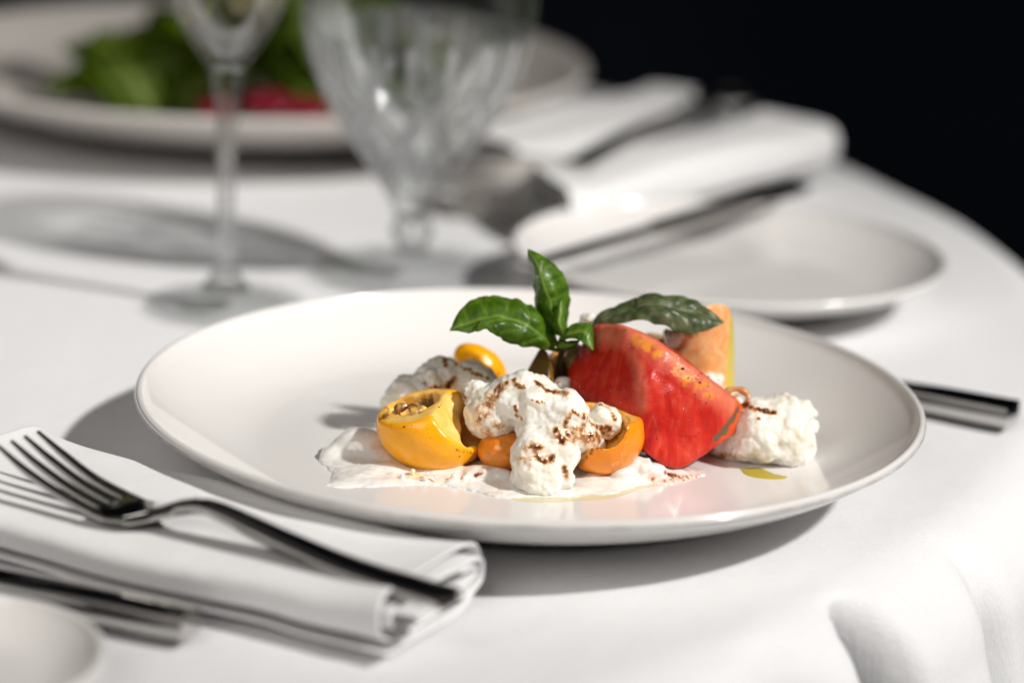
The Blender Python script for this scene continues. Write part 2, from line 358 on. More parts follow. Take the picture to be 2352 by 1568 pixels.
def marks(V, lst):             # lst: (px, py, radius_cm, strength) spots of sauce lying on the surface
    s = np.zeros(len(V))
    for (px, py, r, a) in lst:
        c = hit(V, px, py); d = np.linalg.norm(V-c, axis=1); s = np.maximum(s, a*np.clip(1.25-d/r, 0, 1))
    return s
def streak(pts, r, a=1., n=14):
    P = spl(np.array(pts, float), n); return [(x, y, r, a) for x, y in P]
def rotm(rx=0, ry=0, rz=0): return np.array((Matrix.Rotation(R_(rz), 3, 'Z')@Matrix.Rotation(R_(ry), 3, 'Y')@Matrix.Rotation(R_(rx), 3, 'X')))
FLOOR = .78                    # height of the dinner plate's floor

# ================================================================== the room behind
def box(name, lo, hi, m, parent=None, bev=0):
    bm = bmesh.new(); bmesh.ops.create_cube(bm, size=1); lo = np.array(lo, float); hi = np.array(hi, float)
    for v in bm.verts: v.co = Vector(((lo+hi)/2+np.array(v.co)*(hi-lo))*.01)
    if bev: bmesh.ops.bevel(bm, geom=bm.edges, offset=bev*.01, segments=3, affect='EDGES')
    me = bpy.data.meshes.new(name); bm.to_mesh(me); bm.free(); return link(name, me, m, parent, smooth=False)
setp(box('wall', (-450, 300, -75), (450, 310, 300), M_black), kind='structure')
setp(box('floor', (-450, -300, -85), (450, 300, -75), M_black), kind='structure')

# ================================================================== table and tablecloth
TC = np.array([-42., 28.]); TR = 66.6
t = empty('table', (TC[0], TC[1], -75), None, None); t['kind'] = 'structure'
lathe('tabletop', [(0.01, -3), (TR-6, -3.4), (TR-5.2, -2.8), (TR-5.2, -1.6), (TR-6, -1), (.01, -1)], M_black, t, TC[0], TC[1], n=96)
lathe('pedestal', [(30, -75), (30, -73), (5, -70), (4, -40), (6, -3)], M_black, t, TC[0], TC[1], n=32)
def th_at(px, py): g = G(px, py, -2.5)[:2]-TC; return math.atan2(g[1], g[0])
VAL = [(th_at(1900, 1520), .0135, 1.3), (th_at(1560, 1565), .022, .4), (th_at(2345, 1150), .022, .35), (th_at(2230, 1400), .012, .25)]
def cloth():
    rs = list(np.arange(0, 44, 4.))+list(np.arange(44, 58, 1.))+list(np.arange(58, 70.01, .35)); ths = np.concatenate([np.arange(-1.3, .9, .005), np.arange(.9, 2*math.pi-1.3, .03)])
    V = []
    S = np.array(rs+list(np.arange(70.5, 95, .8)))     # arc length from the centre
    for s_ in S:
        soft = 3.0
        for th in ths:
            over = s_-(TR-soft)
            fold = .5+.5*math.cos(th*23+1.0); val = sum(a*math.exp(-((th-t0)/w)**2) for t0, w, a in VAL)
            if over <= 0: r, z = s_, 0.
            else:
                a = min(over/(soft*1.15), math.pi/2*.93); Rr = soft*1.15
                r = TR-soft+Rr*math.sin(a); z = -Rr*(1-math.cos(a)); rest = over-a*Rr
                if rest > 0: r += rest*math.cos(a)+rest*.22*fold; z -= rest*math.sin(a)
                g = min(1, over/9)**1.5; r += .5*fold*g; gv = min(1, max(0, over-.8)/6)**1.2; r -= val*6.5*gv; z -= val*1.6*gv
            V.append((TC[0]+r*math.cos(th), TC[1]+r*math.sin(th), z))
    V = np.array(V)
    near = np.exp(-((V[:, 0]/22)**2+((V[:, 1])/22)**2))
    w = fbm(np.stack([V[:, 0], V[:, 1], V[:, 2]*.5], -1), .10, 3)*.24+fbm(V, .035, 2, 5)*.14+(.5-np.abs(fbm(V*np.array([1, .35, 1]), .22, 2, 11)))*.10
    V[:, 2] += (w-.22)*(1-.6*near)*np.where(V[:, 2] > -.5, .75, 1.3)-.06
    return pymesh('tablecloth', V, grid_faces(len(S), len(ths), cv=True, flip=False), M_cloth)
o = cloth(); solidify(o, .07, -1)
setp(o, 'white linen tablecloth spread over the round table with folds hanging at its edge', 'tablecloth')

# ================================================================== plates
def plate(name, cx, cy, R, zr, floor_r, zf, foot_r, m, label, cat, rim=True, lipw=.28, z0=.05, n=160):
    e = empty(name, (cx, cy, 0), label, cat)
    k = np.linspace(0, 1, 14)[1:]
    inner = [(.01, zf)]+[(floor_r*x, zf) for x in (.2, .4, .6, .8, .93)]
    a = (R-lipw-floor_r)
    for x in k: inner.append((floor_r+a*(x**.86), zf+(zr-.12-zf)*(x**1.75)))
    lip = []; rc = R-lipw/2; zc = zr-lipw/2
    for j in range(9):
        an = math.pi*(.86-j/8*1.15); lip.append((rc+lipw/2*math.cos(an), zc+lipw/2*math.sin(an)))
    outer = []
    for x in np.linspace(0, 1, 12)[1:]: outer.append((R-.05-(R-foot_r-.25)*(x**1.0), (zc-.1)*(1-x)**1.0*(1-.25*math.sin(math.pi*x))+.32*x))
    outer += [(foot_r, .02), (foot_r-.35, .02), (foot_r-.5, .3), (.01, .34)]
    lathe('plate_body', inner+lip+outer, m, e, cx, cy, z0, n)
    if rim:
        rp = []
        for j in range(9): an = 2*math.pi*j/8; rp.append((R-.045+.07*math.cos(an), zr-lipw*.70+.075*math.sin(an)))
        lathe('rim_edge', rp, M_rim, e, cx, cy, z0, n)
    return e
plate('dinner_plate', 0, 0, 13.5, 2.7, 8.6, FLOOR-.05, 8.4, M_plate, 'large white coupe plate with grey rim line, holding tomatoes and cheese', 'plate')
plate('bread_plate', 8.6, 25, 9.5, 1.9, 6.2, .6, 5.5, M_plate, 'empty white bread plate behind the large plate beside the folded napkin', 'plate', rim=False)
plate('salad_plate', -16.5, 60.0, 19.5, 3.6, 12, .8, 10, M_plate2, 'big blurred ivory plate at the back holding green salad leaves', 'plate', rim=False, lipw=.45)
plate('saucer', -15.6, -21.6, 4.4, 1.3, 2.5, .35, 2.5, M_plate, 'small white saucer cut off by the near left corner', 'saucer', rim=False)

# ================================================================== napkins (rolled, folded cloth)
def napkin(name, A, B, width, th, turns, label, layer=.33, z0=.06, seed=1, sag=.1, cat='napkin', taper=0., endskew=0., bend=0., startskew=0., thick=.12):
    """roll laid from A (far end) to B (near end); cross section is a flattened spiral"""
    A = np.array(A, float); B = np.array(B, float); Lg = np.linalg.norm(B-A); u = (B-A)/Lg; v = np.array([-u[1], u[0]])
    path = []; nt = 44
    for k in range(int(turns*nt)+1):
        a = 2*math.pi*k/nt+math.pi*1.2; sh = layer*k/nt; hw = width/2-sh; hh = max(th/2-sh, .10)
        ca, sa = math.cos(a), math.sin(a); e = .38
        x = max(hw, .3)*(abs(ca)**e)*(1 if ca > 0 else -1); y = hh*(abs(sa)**(.70))*(1 if sa > 0 else -1); path.append((x, y))
    ns = 70; V = []; r2 = np.random.default_rng(seed)
    for i in range(ns):
        s = i/(ns-1)
        for k, (x, y) in enumerate(path):
            lay = k/44; 
            ext = (1 if s > .5 else -1)*(.16*math.sin(lay*2.6+seed)+.10*math.sin(x*1.3+lay*4))*abs(2*s-1)**8
            p = A+u*(s*Lg+ext+startskew*(x+width/2)*(1-s)**3+endskew*x*abs(2*s-1)**4*(1 if s > .5 else 0))
            wv = 1-taper*(1-s)+.02*math.sin(s*9+seed)
            hgt = (y+th/2)*(1+.035*math.sin(s*7+x*.5+seed)-sag*math.sin(math.pi*s)+.18*(abs(2*s-1)**6))
            q = p+v*(x*wv+bend*math.sin(math.pi*s)); V.append((q[0], q[1], z0+hgt))
    V = np.array(V); V += (fbm(V, .35, 2, seed)[:, None])*np.array([.05, .05, .09])
    V[:, 2] = np.maximum(V[:, 2], z0)
    o = pymesh(name, V, grid_faces(ns, len(path)), M_nap)
    solidify(o, thick, 0); sb = o.modifiers.new('soften', 'SUBSURF'); sb.levels = 1; sb.render_levels = 1
    return setp(o, label, cat)
vN = np.array([-.55, -.83])
napkin('napkin', (-18.3, -6.6), (-2.6, -15.7), 6.3, 1.95, 2.6, 'white folded napkin lying beside the large plate with the fork on top of it', seed=3, sag=.04, endskew=-.03, taper=-.26)
dN = np.array([13.5, 17.]); dN /= np.linalg.norm(dN)
napkin('napkin', np.array([-.2, 32.3]), np.array([.2, 33.6])+dN*22, 6.0, 2.8, 2.2, 'white folded napkin behind the goblet, nearest the bread plate', seed=5, sag=-.15, layer=.5, taper=.05, startskew=.55)
napkin('napkin', np.array([-3.2, 43.]), np.array([-3.2, 43.])+np.array([.60, .80])*20, 7.0, 2.6, 2.0, 'white folded napkin farthest back, behind the dark cutlery handle', seed=9, sag=-.1, layer=.5)

db = empty('napkin_end_block', (-.5, 38.7, 0), 'pale low rounded block added for the far napkin end, beside the goblet', 'block')  # added block standing in for the pale end of the far napkin
def rbox(name, c, sx, sy, z0, z1, rz, bev, m, parent):
    bm = bmesh.new(); bmesh.ops.create_cube(bm, size=1); Rz = Matrix.Rotation(rz, 3, 'Z')
    for v in bm.verts: v.co = (Rz@Vector((v.co.x*sx, v.co.y*sy, 0))+Vector((c[0], c[1], z0 if v.co.z < 0 else z1)))*.01
    bmesh.ops.bevel(bm, geom=bm.edges, offset=bev*.01, segments=4, affect='EDGES'); me = bpy.data.meshes.new(name); bm.to_mesh(me); bm.free(); return link(name, me, m, parent)
rbox('block_base', (-.5, 38.7), 6.5, 4.4, .06, .75, -.18, .2, M_plate2, db); rbox('block_top', (-.5, 38.7), 6.1, 4.0, .72, 2.5, -.18, .35, M_plate2, db)

# ================================================================== cutlery
def blade_strip(name, pts, hw, hh, m, parent, bevel=.3, nseg=60, side=None):
    """bar along 3-D points (cm) with half-width list hw and half-thickness list hh, chamfered cross section"""
    P = spl(pts, nseg); hw = np.interp(np.linspace(0, 1, nseg), np.linspace(0, 1, len(hw)), hw); hh = np.interp(np.linspace(0, 1, nseg), np.linspace(0, 1, len(hh)), hh)
    T = np.gradient(P, axis=0); T /= np.linalg.norm(T, axis=1)[:, None]; V = []
    sd = np.array(side, float) if side is not None else None
    for i in range(nseg):
        s = sd-T[i]*(sd@T[i]) if sd is not None else np.cross(T[i], [0, 0, 1.]); s /= np.linalg.norm(s); n_ = np.cross(s, T[i]); n_ = n_ if n_[2] > 0 else -n_
        w, h = hw[i], hh[i]; c = min(w, h)*bevel*1.0
        for (a, b) in ((-w+c*1.6, h), (w-c*1.6, h), (w-.3*c, h-.35*c), (w, h-c), (w, -h+c), (w-c, -h), (-w+c, -h), (-w, -h+c), (-w, h-c), (-w+.3*c, h-.35*c)): V.append(P[i]+s*a+n_*b)
    nc = 10; F = grid_faces(nseg, nc, cv=True); F.append(tuple(range(nc))[::-1]); F.append(tuple((nseg-1)*nc+k for k in range(nc)))
    o = pymesh(name, V, F, m, parent)
    bm = bmesh.new(); bm.from_mesh(o.data); bmesh.ops.recalc_face_normals(bm, faces=bm.faces); bm.to_mesh(o.data); bm.free()
    o.data.polygons.foreach_set('use_smooth', np.ones(len(o.data.polygons), bool))
    es = o.modifiers.new('edge', 'EDGE_SPLIT'); es.split_angle = R_(38); return o
# fork: points along its middle, tine tips -> handle end
fd = np.array([-2.4+15.6, -16.7+9.6]); fd = np.array([1.06, -.0])
F0 = W(62, 1000, -9.3); F0 = np.array([-15.8, -9.7, 3.15])
FE = np.array([-2.15, -17.9, 1.75])
fu = (FE-F0)[:2]; FL = np.linalg.norm(fu); fu /= FL; fs = np.array([-fu[1], fu[0], 0.])
def fp(s, z, off=0): return np.array([F0[0]+fu[0]*s, F0[1]+fu[1]*s, z+.42])+fs*off
fork = empty('fork', fp(5, 1.5), 'polished steel dinner fork lying on the near folded napkin, tines to the left', 'fork')
for k in range(4):
    of = (k-1.5)*.60; o2 = (k-1.5)*.56
    blade_strip('tine', [fp(0-.0, 2.98, of*1.0), fp(1.1, 2.42, of), fp(2.3, 1.95, o2), fp(3.5, 1.66, o2), fp(4.0, 1.58, o2)], [.055, .11, .135, .15, .17], [.05, .10, .12, .13, .12], M_steel, fork, nseg=26, side=fs)
blade_strip('head', [fp(3.7, 1.62), fp(4.2, 1.55), fp(4.9, 1.62), fp(5.6, 1.84), fp(6.3, 2.12), fp(6.9, 2.30)], [1.02, 1.0, .86, .52, .30, .26], [.12, .13, .15, .17, .20, .21], M_steel, fork, nseg=34, side=fs)
blade_strip('handle', [fp(6.8, 2.28), fp(7.4, 2.36), fp(8.3, 2.26), fp(10.2, 1.92), fp(12.6, 1.62), fp(FL-.35, 1.52), fp(FL, 1.48)], [.26, .27, .30, .40, .50, .58, .55], [.20, .22, .24, .24, .22, .20, .15], M_steel, fork, nseg=60, bevel=.5, side=fs)
# table knife at the right, its handle sticking out from behind the plate
KE = np.array([17.95, 6.5, .50]); kd = np.array([-.87, .49, 0])
kn = empty('table_knife', KE, 'steel table knife at right, its square handle end showing behind the large plate', 'knife')
blade_strip('handle', [KE, KE+kd*2.5, KE+kd*5, KE+kd*8.5], [.70, .68, .60, .5], [.42, .40, .36, .3], M_steel, kn, nseg=24, bevel=.22)
blade_strip('blade', [KE+kd*8.4-np.array([0, 0, .05]), KE+kd*12-np.array([0, 0, .1]), KE+kd*17-np.array([0, 0, .1])], [.4, .8, .1], [.2, .09, .05], M_steel, kn, nseg=24)
# butter knife between napkin and bread plate
B0 = G(1205, 612, 2.1); B1 = G(1835, 428, 2.5)
bk = empty('butter_knife', B0, 'dark reflecting knife lying between the bread plate and the napkin', 'knife')
bd = (B1-B0)
blade_strip('blade', [B0, B0+bd*.2, B0+bd*.45], [.42, .46, .44], [.08, .10, .10], M_steel, bk, nseg=20)
blade_strip('handle', [B0+bd*.44, B0+bd*.6, B0+bd*.8, B1], [.46, .50, .52, .55], [.24, .26, .28, .26], M_steel, bk, nseg=24, bevel=.3)
# cutlery handle lying on the far napkin
H0_ = G(1315, 388, 2.9); H1_ = G(1640, 232, 3.3)
h = empty('spoon', H0_, 'dark steel spoon lying in the hollow between the two far napkins', 'spoon')
blade_strip('handle', [H0_, H0_*.6+H1_*.4+np.array([0, 0, .3]), H1_], [.65, .55, .35], [.25, .2, .16], M_steel, h, nseg=24)
def spoon_bowl(c, d, a, b, depth, parent, m):
    d = np.array(d, float); d /= np.linalg.norm(d); s = np.array([-d[1], d[0], 0]); V = []; n1, n2 = 12, 32
    for i in range(n1):
        r = i/(n1-1)
        for k in range(n2): t_ = 2*math.pi*k/n2; V.append(np.array(c)+d*a*r*math.cos(t_)+s*b*r*math.sin(t_)+np.array([0, 0, depth*(r*r-1)]))
    o = pymesh('bowl', V, grid_faces(n1, n2, cv=True), m, parent); solidify(o, .12); return o
spoon_bowl(H1_+(H1_-H0_)*.12, (H1_-H0_)*[1, 1, 0], 2.6, 1.8, .6, h, M_steel)
# knife in the near left, beside the napkin
K0 = np.array([-9.5, -17.0, .50]); kd2 = np.array([-.917, .40, 0])
k2 = empty('table_knife', K0, 'blurred steel knife handle in the near left, lying in front of the folded napkin', 'knife')
blade_strip('handle', [K0, K0+kd2*1.0, K0+kd2*4, K0+kd2*9], [.55, .62, .60, .48], [.40, .44, .42, .34], M_steel, k2, nseg=24, bevel=.35)
blade_strip('blade', [K0+kd2*8.9, K0+kd2*12, K0+kd2*19], [.4, .8, .1], [.16, .09, .05], M_steel, k2, nseg=20)

# ================================================================== glasses
def glass_body(prof_out, prof_in, name, m, parent, cx, cy, n=96, rfun=None):
    nO = len(prof_out); prof = prof_out+prof_in[::-1]
    V = []
    for j, (r, z) in enumerate(prof):
        for k in range(n):
            t_ = 2*math.pi*k/n; rr = rfun(r, z, t_) if (rfun and j < nO) else r; V.append((cx+rr*math.cos(t_), cy+rr*math.sin(t_), z))
    at = None
    if rfun: at = {'cut': np.array([min(1, abs(prof[j][0]-rfun(prof[j][0], prof[j][1], 2*math.pi*k/n))/.075) if j < nO else 0 for j in range(len(prof)) for k in range(n)])}
    return pymesh(name, V, grid_faces(len(prof), n, cv=True, flip=True), m, parent, attrs=at)
def dens(pr, n): return [tuple(p) for p in spl(pr, n)]
# crystal goblet
gx, gy = -5.3, 26.
gob = empty('water_goblet', (gx, gy, 0), 'cut crystal goblet of water with diamond pattern standing behind the large plate', 'glass')
po = dens([(.80, 2.5), (.95, 3.0), (1.45, 3.9), (2.3, 5.1), (3.25, 6.5), (4.1, 8.0), (4.75, 9.6), (5.05, 11.2), (5.1, 13.), (4.95, 15.), (4.75, 16.8)], 70)
pi_ = dens([(.02, 3.25), (.7, 3.5), (1.4, 4.4), (2.1, 5.35), (2.95, 6.7), (3.75, 8.15), (4.42, 9.7), (4.75, 11.2), (4.82, 13.), (4.72, 15.), (4.6, 16.8)], 50)
def cut(r, z, t_):
    w = 0
    if 3.6 < z < 8.9:
        f = min(1, (z-3.6)/.5, (8.9-z)/.4)
        for sgn in (1, -1):
            ph = (t_*9/(2*math.pi)+sgn*(z-6.)*.30) % 1.; d = abs(ph-.5); w += max(0, 1-d/.16)*.17*f*(r/4+.2)
    if z >= 8.5:
        f = min(1, (z-8.5)/.5)*(1 if z < 10.6 else max(0, 1-(z-10.6)/.4)); ph = (t_*18/(2*math.pi)) % 1.; w += max(0, 1-abs(ph-.5)/.24)*.09*f
    return r-w
glass_body([(.02, 2.5)]+po, pi_+[(4.68, 16.86)], 'bowl', M_crystal, gob, gx, gy, 224, cut)
so = dens([(4.35, .06), (4.4, .18), (4.0, .34), (2.4, .55), (1.1, .85), (.62, 1.15), (.80, 1.55), (.98, 1.85), (.8, 2.15), (.72, 2.45), (.02, 2.52)], 46)
def scal(r, z, t_): return r*(1+.03*math.cos(8*t_)) if r < 2.6 else r*(1+.012*math.cos(16*t_))
lathe('foot', [(.02, .05), (3., .05)]+[p for p in so if p[1] < .95]+[(.02, .95)], M_foot, gob, gx, gy, 0, 96, rfun=scal)
lathe('stem', [(.02, .97)]+[p for p in so if p[1] >= .93], M_stem_glass, gob, gx, gy, 0, 96, rfun=scal)
wl = 11.1
pw = [(r-.015 if r > .1 else .01, z+.01) for r, z in pi_ if z < wl-.05]; rw = pw[-1][0]+.01
lathe('water', pw+[(rw+.0, wl), (rw-.3, wl-.02), (.01, wl-.02)], M_water, gob, gx, gy, 0, 96)
# champagne flute
fx, fy = -12.75, 19.2
fl = empty('champagne_flute', (fx, fy, 0), 'slender champagne flute with pale sparkling wine standing left of the goblet', 'glass')
so = dens([(.02, .05), (2.8, .05), (3.2, .08), (3.28, .16), (3.0, .26), (2.0, .42), (1.15, .72), (.72, 1.2), (.50, 1.9), (.42, 3.), (.40, 5.), (.44, 7.), (.56, 8.8), (.78, 10.), (1.38, 10.9), (2.05, 12.), (2.5, 13.2), (2.85, 15.), (3.0, 18.), (2.8, 21.)], 110)
fi = dens([(.02, 10.35), (.45, 10.5), (1.2, 11.1), (1.9, 12.1), (2.36, 13.3), (2.72, 15.05), (2.87, 18.), (2.68, 21.)], 50)
lathe('bowl', [p for p in so if p[1] > 9.9]+fi[::-1], M_glass, fl, fx, fy, 0, 96)
lathe('foot', [p for p in so if p[1] < .75]+[(.02, .75)], M_foot, fl, fx, fy, 0, 96)
lathe('stem', [(.02, .77)]+[p for p in so if .74 <= p[1] <= 10.05]+[(.5, 10.1), (.02, 10.1)], M_stem_glass, fl, fx, fy, 0, 96)
pw = [(r-.015 if r > .1 else .01, z+.01) for r, z in fi if z < 18.]
lathe('wine', pw+[(pw[-1][0], 18.), (.01, 17.98)], M_wine, fl, fx, fy, 0, 96)

# ================================================================== food: fresh cheese
def curds(F, centre, r, n, size, k=.12, face=None, seed=0, rot=None):
    g = np.random.default_rng(seed); r = np.array(r)*np.ones(3)
    for _ in range(n):
        d = g.normal(size=3); d /= np.linalg.norm(d)
        if d[1] > .4: d[1] *= -1
        s = g.uniform(*size); p = np.array(centre)+d*(r-.35*s); F.add(p, (s*g.uniform(.8, 1.3), s*g.uniform(.8, 1.2), s*g.uniform(.7, 1.1)), k)
def cheese_obj(name, F, stains, oils, label, m=M_cheese, disp=.05, floor=True, cat='cheese', seed=0, fine=.02):
    if floor: F.cut((0, 0, FLOOR), (0, 0, -1), .12)
    V, Q = F.mesh(); Nn = vnormals(V, Q)
    cre = .30-np.abs(fbm(V, 1.9, 3, seed+50)); V = V+Nn*((fbm(V, 2.2, 3, seed)*disp+vnoise(V, 9., 31+seed)*fine*.7+cre*disp*3.0+(.22-np.abs(fbm(V, 4.6, 2, seed+90)))*disp*1.5)[:, None]); V[:, 2] = np.maximum(V[:, 2], FLOOR-.02) if floor else V[:, 2]
    s = marks(V, stains) if stains else np.zeros(len(V)); oi = marks(V, oils) if oils else np.zeros(len(V))
    rg = 1-np.abs(fbm(V, 3.2, 3, 77+seed))*2.6; s = np.clip(s*(.68+.50*np.clip(rg, 0, 1)), 0, 1); V = V+Nn*((s*.02)[:, None])
    o = pymesh(name, V, Q, m, attrs={'stain': s, 'oil': oi})
    return setp(o, label, cat), V
# main front piece
F = Field((-2.2, -6.6, .6), (4.2, -.4, 4.4), .046)
A = W(1132, 948, -3.1); F.add(A, (.98, 1.0, .92), .15, rotm(0, 20, 0))
F.add(W(1165, 905, -3.2), (.75, .8, .55), .25, rotm(0, -35, 0))
c1 = W(1230, 930, -3.3); F.add(c1, (1.15, 1.05, .85), .25)
F.add(W(1195, 885, -3.3), (.55, .6, .42), .2, rotm(0, -30, 0))
F.add(W(1290, 950, -3.7), (.80, .8, .75), .2)
F.add(W(1225, 990, -4.1), (.62, .6, .5), .2)
F.add(W(1093, 893, -2.7), (.33, .4, .30), .1)
F.add(W(1388, 968, -3.3), (.56, .55, .56), .12); F.add(W(1380, 945, -3.2), (.24, .3, .28), .1); F.add(W(1345, 985, -3.5), (.5, .5, .38), .15)
for (px, py, Y, r) in ((1285, 1030, -4.6, .42), (1300, 1062, -4.8, .34), (1345, 1000, -3.9, .5), (1325, 1010, -4.0, .45), (1360, 1020, -3.6, .4), (1270, 1000, -4.4, .5), (1205, 1040, -4.7, .45), (1255, 1040, -4.8, .45), (1245, 1085, -5.1, .6), (1222, 1030, -4.8, .5), (1215, 1065, -5.0, .55), (1232, 1100, -5.1, .62), (1205, 1105, -4.9, .5), (1260, 1060, -4.9, .40), (1240, 1015, -4.6, .36), (1265, 1110, -5.1, .42),
                        (1312, 1000, -4.4, .30), (1310, 1030, -4.6, .26), (1318, 1048, -4.7, .25), (1298, 1090, -5.0, .27), (1305, 1108, -5.1, .2)): F.add(W(px, py, Y), (r, r, r), .16)
curds(F, c1, (1.15, 1.05, .85), 46, (.12, .34), .16, seed=1); curds(F, W(1290, 950, -3.7), (.80, .8, .75), 44, (.10, .30), .12, seed=2)
curds(F, W(1225, 1070, -5.0), (.58, .58, .62), 44, (.10, .26), .09, seed=3); curds(F, W(1240, 1105, -5.1), (.62, .6, .45), 36, (.08, .24), .09, seed=33); curds(F, W(1093, 893, -2.7), (.33, .4, .3), 16, (.09, .16), .05, seed=4)
curds(F, W(1300, 1085, -5.0), (.28, .28, .28), 12, (.07, .13), .05, seed=6)
st = streak([(1150, 885), (1115, 920), (1100, 965), (1120, 995)], .42, .46, 12)+streak([(1165, 875), (1140, 890), (1110, 925), (1100, 960)], .16, .60)+streak([(1340, 980), (1320, 1000), (1350, 1010), (1390, 1000)], .30, .55, 10)+streak([(1150, 890), (1125, 930), (1130, 975), (1160, 985)], .22, .50)+streak([(1178, 870), (1190, 885), (1200, 890)], .13, .95, 8)+streak([(1180, 930), (1188, 950), (1196, 965)], .09, .8, 8)
st += streak([(1235, 875), (1262, 895), (1300, 900)], .15, .8)+streak([(1225, 918), (1250, 925)], .06, .75, 6)+streak([(1335, 955), (1318, 945), (1305, 965), (1300, 990)], .12, .75)+streak([(1280, 985), (1290, 1010), (1310, 1000)], .18, .85, 10)
st += streak([(1222, 1018), (1232, 1030), (1240, 1024)], .22, .85, 6)+streak([(1230, 1040), (1248, 1056), (1270, 1048)], .20, .85, 8)+streak([(1205, 1030), (1200, 1060)], .25, .4, 5)+streak([(1295, 1075), (1300, 1088)], .14, .9, 6)+streak([(1345, 955), (1370, 975), (1400, 990), (1360, 1000)], .17, .8, 12)+streak([(1380, 925), (1400, 935), (1415, 960)], .12, .65, 8)+streak([(1200, 1035), (1215, 1050), (1212, 1075)], .10, .5, 8)
main, Vm = cheese_obj('cheese_piece', F, st, [(1095, 900, .12, .6), (1265, 1112, .05, .5)], 'large torn piece of fresh white cheese streaked with balsamic, at the front of the pile', seed=1)
# back-left piece
F = Field((-5.8, -1.6, .6), (-.2, 3.4, 4.2), .055)
F.add(W(935, 905, .6), (.62, .7, .65), .15); F.add(W(905, 925, .4), (.42, .5, .42), .15); F.add(W(1015, 870, 1.0), (.85, .9, .75), .2); F.add(W(1095, 872, 1.0), (.85, .9, .55), .15, rotm(0, 25, 0)); F.add(W(1000, 960, .6), (1.7, 1., .8), .2)
F.add(W(990, 862, .3), (.26, .3, .26), .06); F.add(W(1000, 880, .2), (.22, .3, .22), .06)
curds(F, W(935, 905, .6), (.62, .7, .65), 30, (.10, .24), .08, seed=8); curds(F, W(985, 880, .6), (.5, .7, .5), 26, (.12, .25), .06, seed=9)
cheese_obj('cheese_piece', F, streak([(1020, 815), (1025, 835)], .13, .95, 5)+streak([(1050, 835), (1080, 850), (1120, 865)], .12, .8, 8)+streak([(990, 895), (1030, 885), (1045, 870)], .16, .9, 8)+streak([(975, 905), (1000, 905)], .1, .8, 5), [(1010, 865, .12, .7)], 'lumpy fresh cheese piece in shade behind the cut yellow tomato', seed=2)
# right piece
F = Field((6.1, -3.2, .6), (11.2, 2.2, 4.0), .055)
c3 = W(1760, 990, -.8); F.add(c3, (1.45, 1.3, 1.05), .3); F.add(W(1800, 960, -.6), (.85, .9, .8), .3); F.add(W(1690, 1010, -.4), (1., .9, .9), .3); F.add(W(1820, 1030, -.9), (.8, .9, .7), .3); F.add(W(1660, 930, .4), (.7, .7, .55), .2)
curds(F, c3, (1.4, 1.3, 1.0), 60, (.14, .40), .18, seed=11); curds(F, W(1810, 970, -.7), (.9, .9, .85), 34, (.12, .28), .14, seed=12)
cheese_obj('cheese_piece', F, streak([(1705, 925), (1735, 935), (1775, 945)], .16, 1., 9)+streak([(1690, 910), (1710, 900), (1715, 925)], .16, .6, 7)+streak([(1660, 1050), (1700, 1050)], .2, .6, 6)+[(1745, 958, .1, .8), (1720, 960, .08, .6)], [(1760, 1085, .3, .5)], 'rounded lumpy white cheese piece at the right end of the pile', seed=3)
# small curds at the back
for (px, py, Y, r, lb) in ((1358, 742, 1.6, .36, 'small white curd behind the basil, beside the dark leaf'), (1290, 882, -.3, .28, 'tiny white curd in the gap left of the red tomato wedge'), (1632, 878, 1.4, .40, 'small white curd between the red wedge and the pale orange wedge'), (1545, 775, 1.5, .3, 'tiny white curd under the dark basil leaf')):
    c = W(px, py, Y); F = Field(c-r*2, c+r*2, r/9); F.add(c, (r, r, r*.9), .05); curds(F, c, (r, r, r), 10, (r*.3, r*.5), .05, seed=int(px))
    cheese_obj('curd', F, [(px-8, py-8, r*.3, .7)], None, lb, floor=False, cat='cheese curd', seed=5, disp=.02)

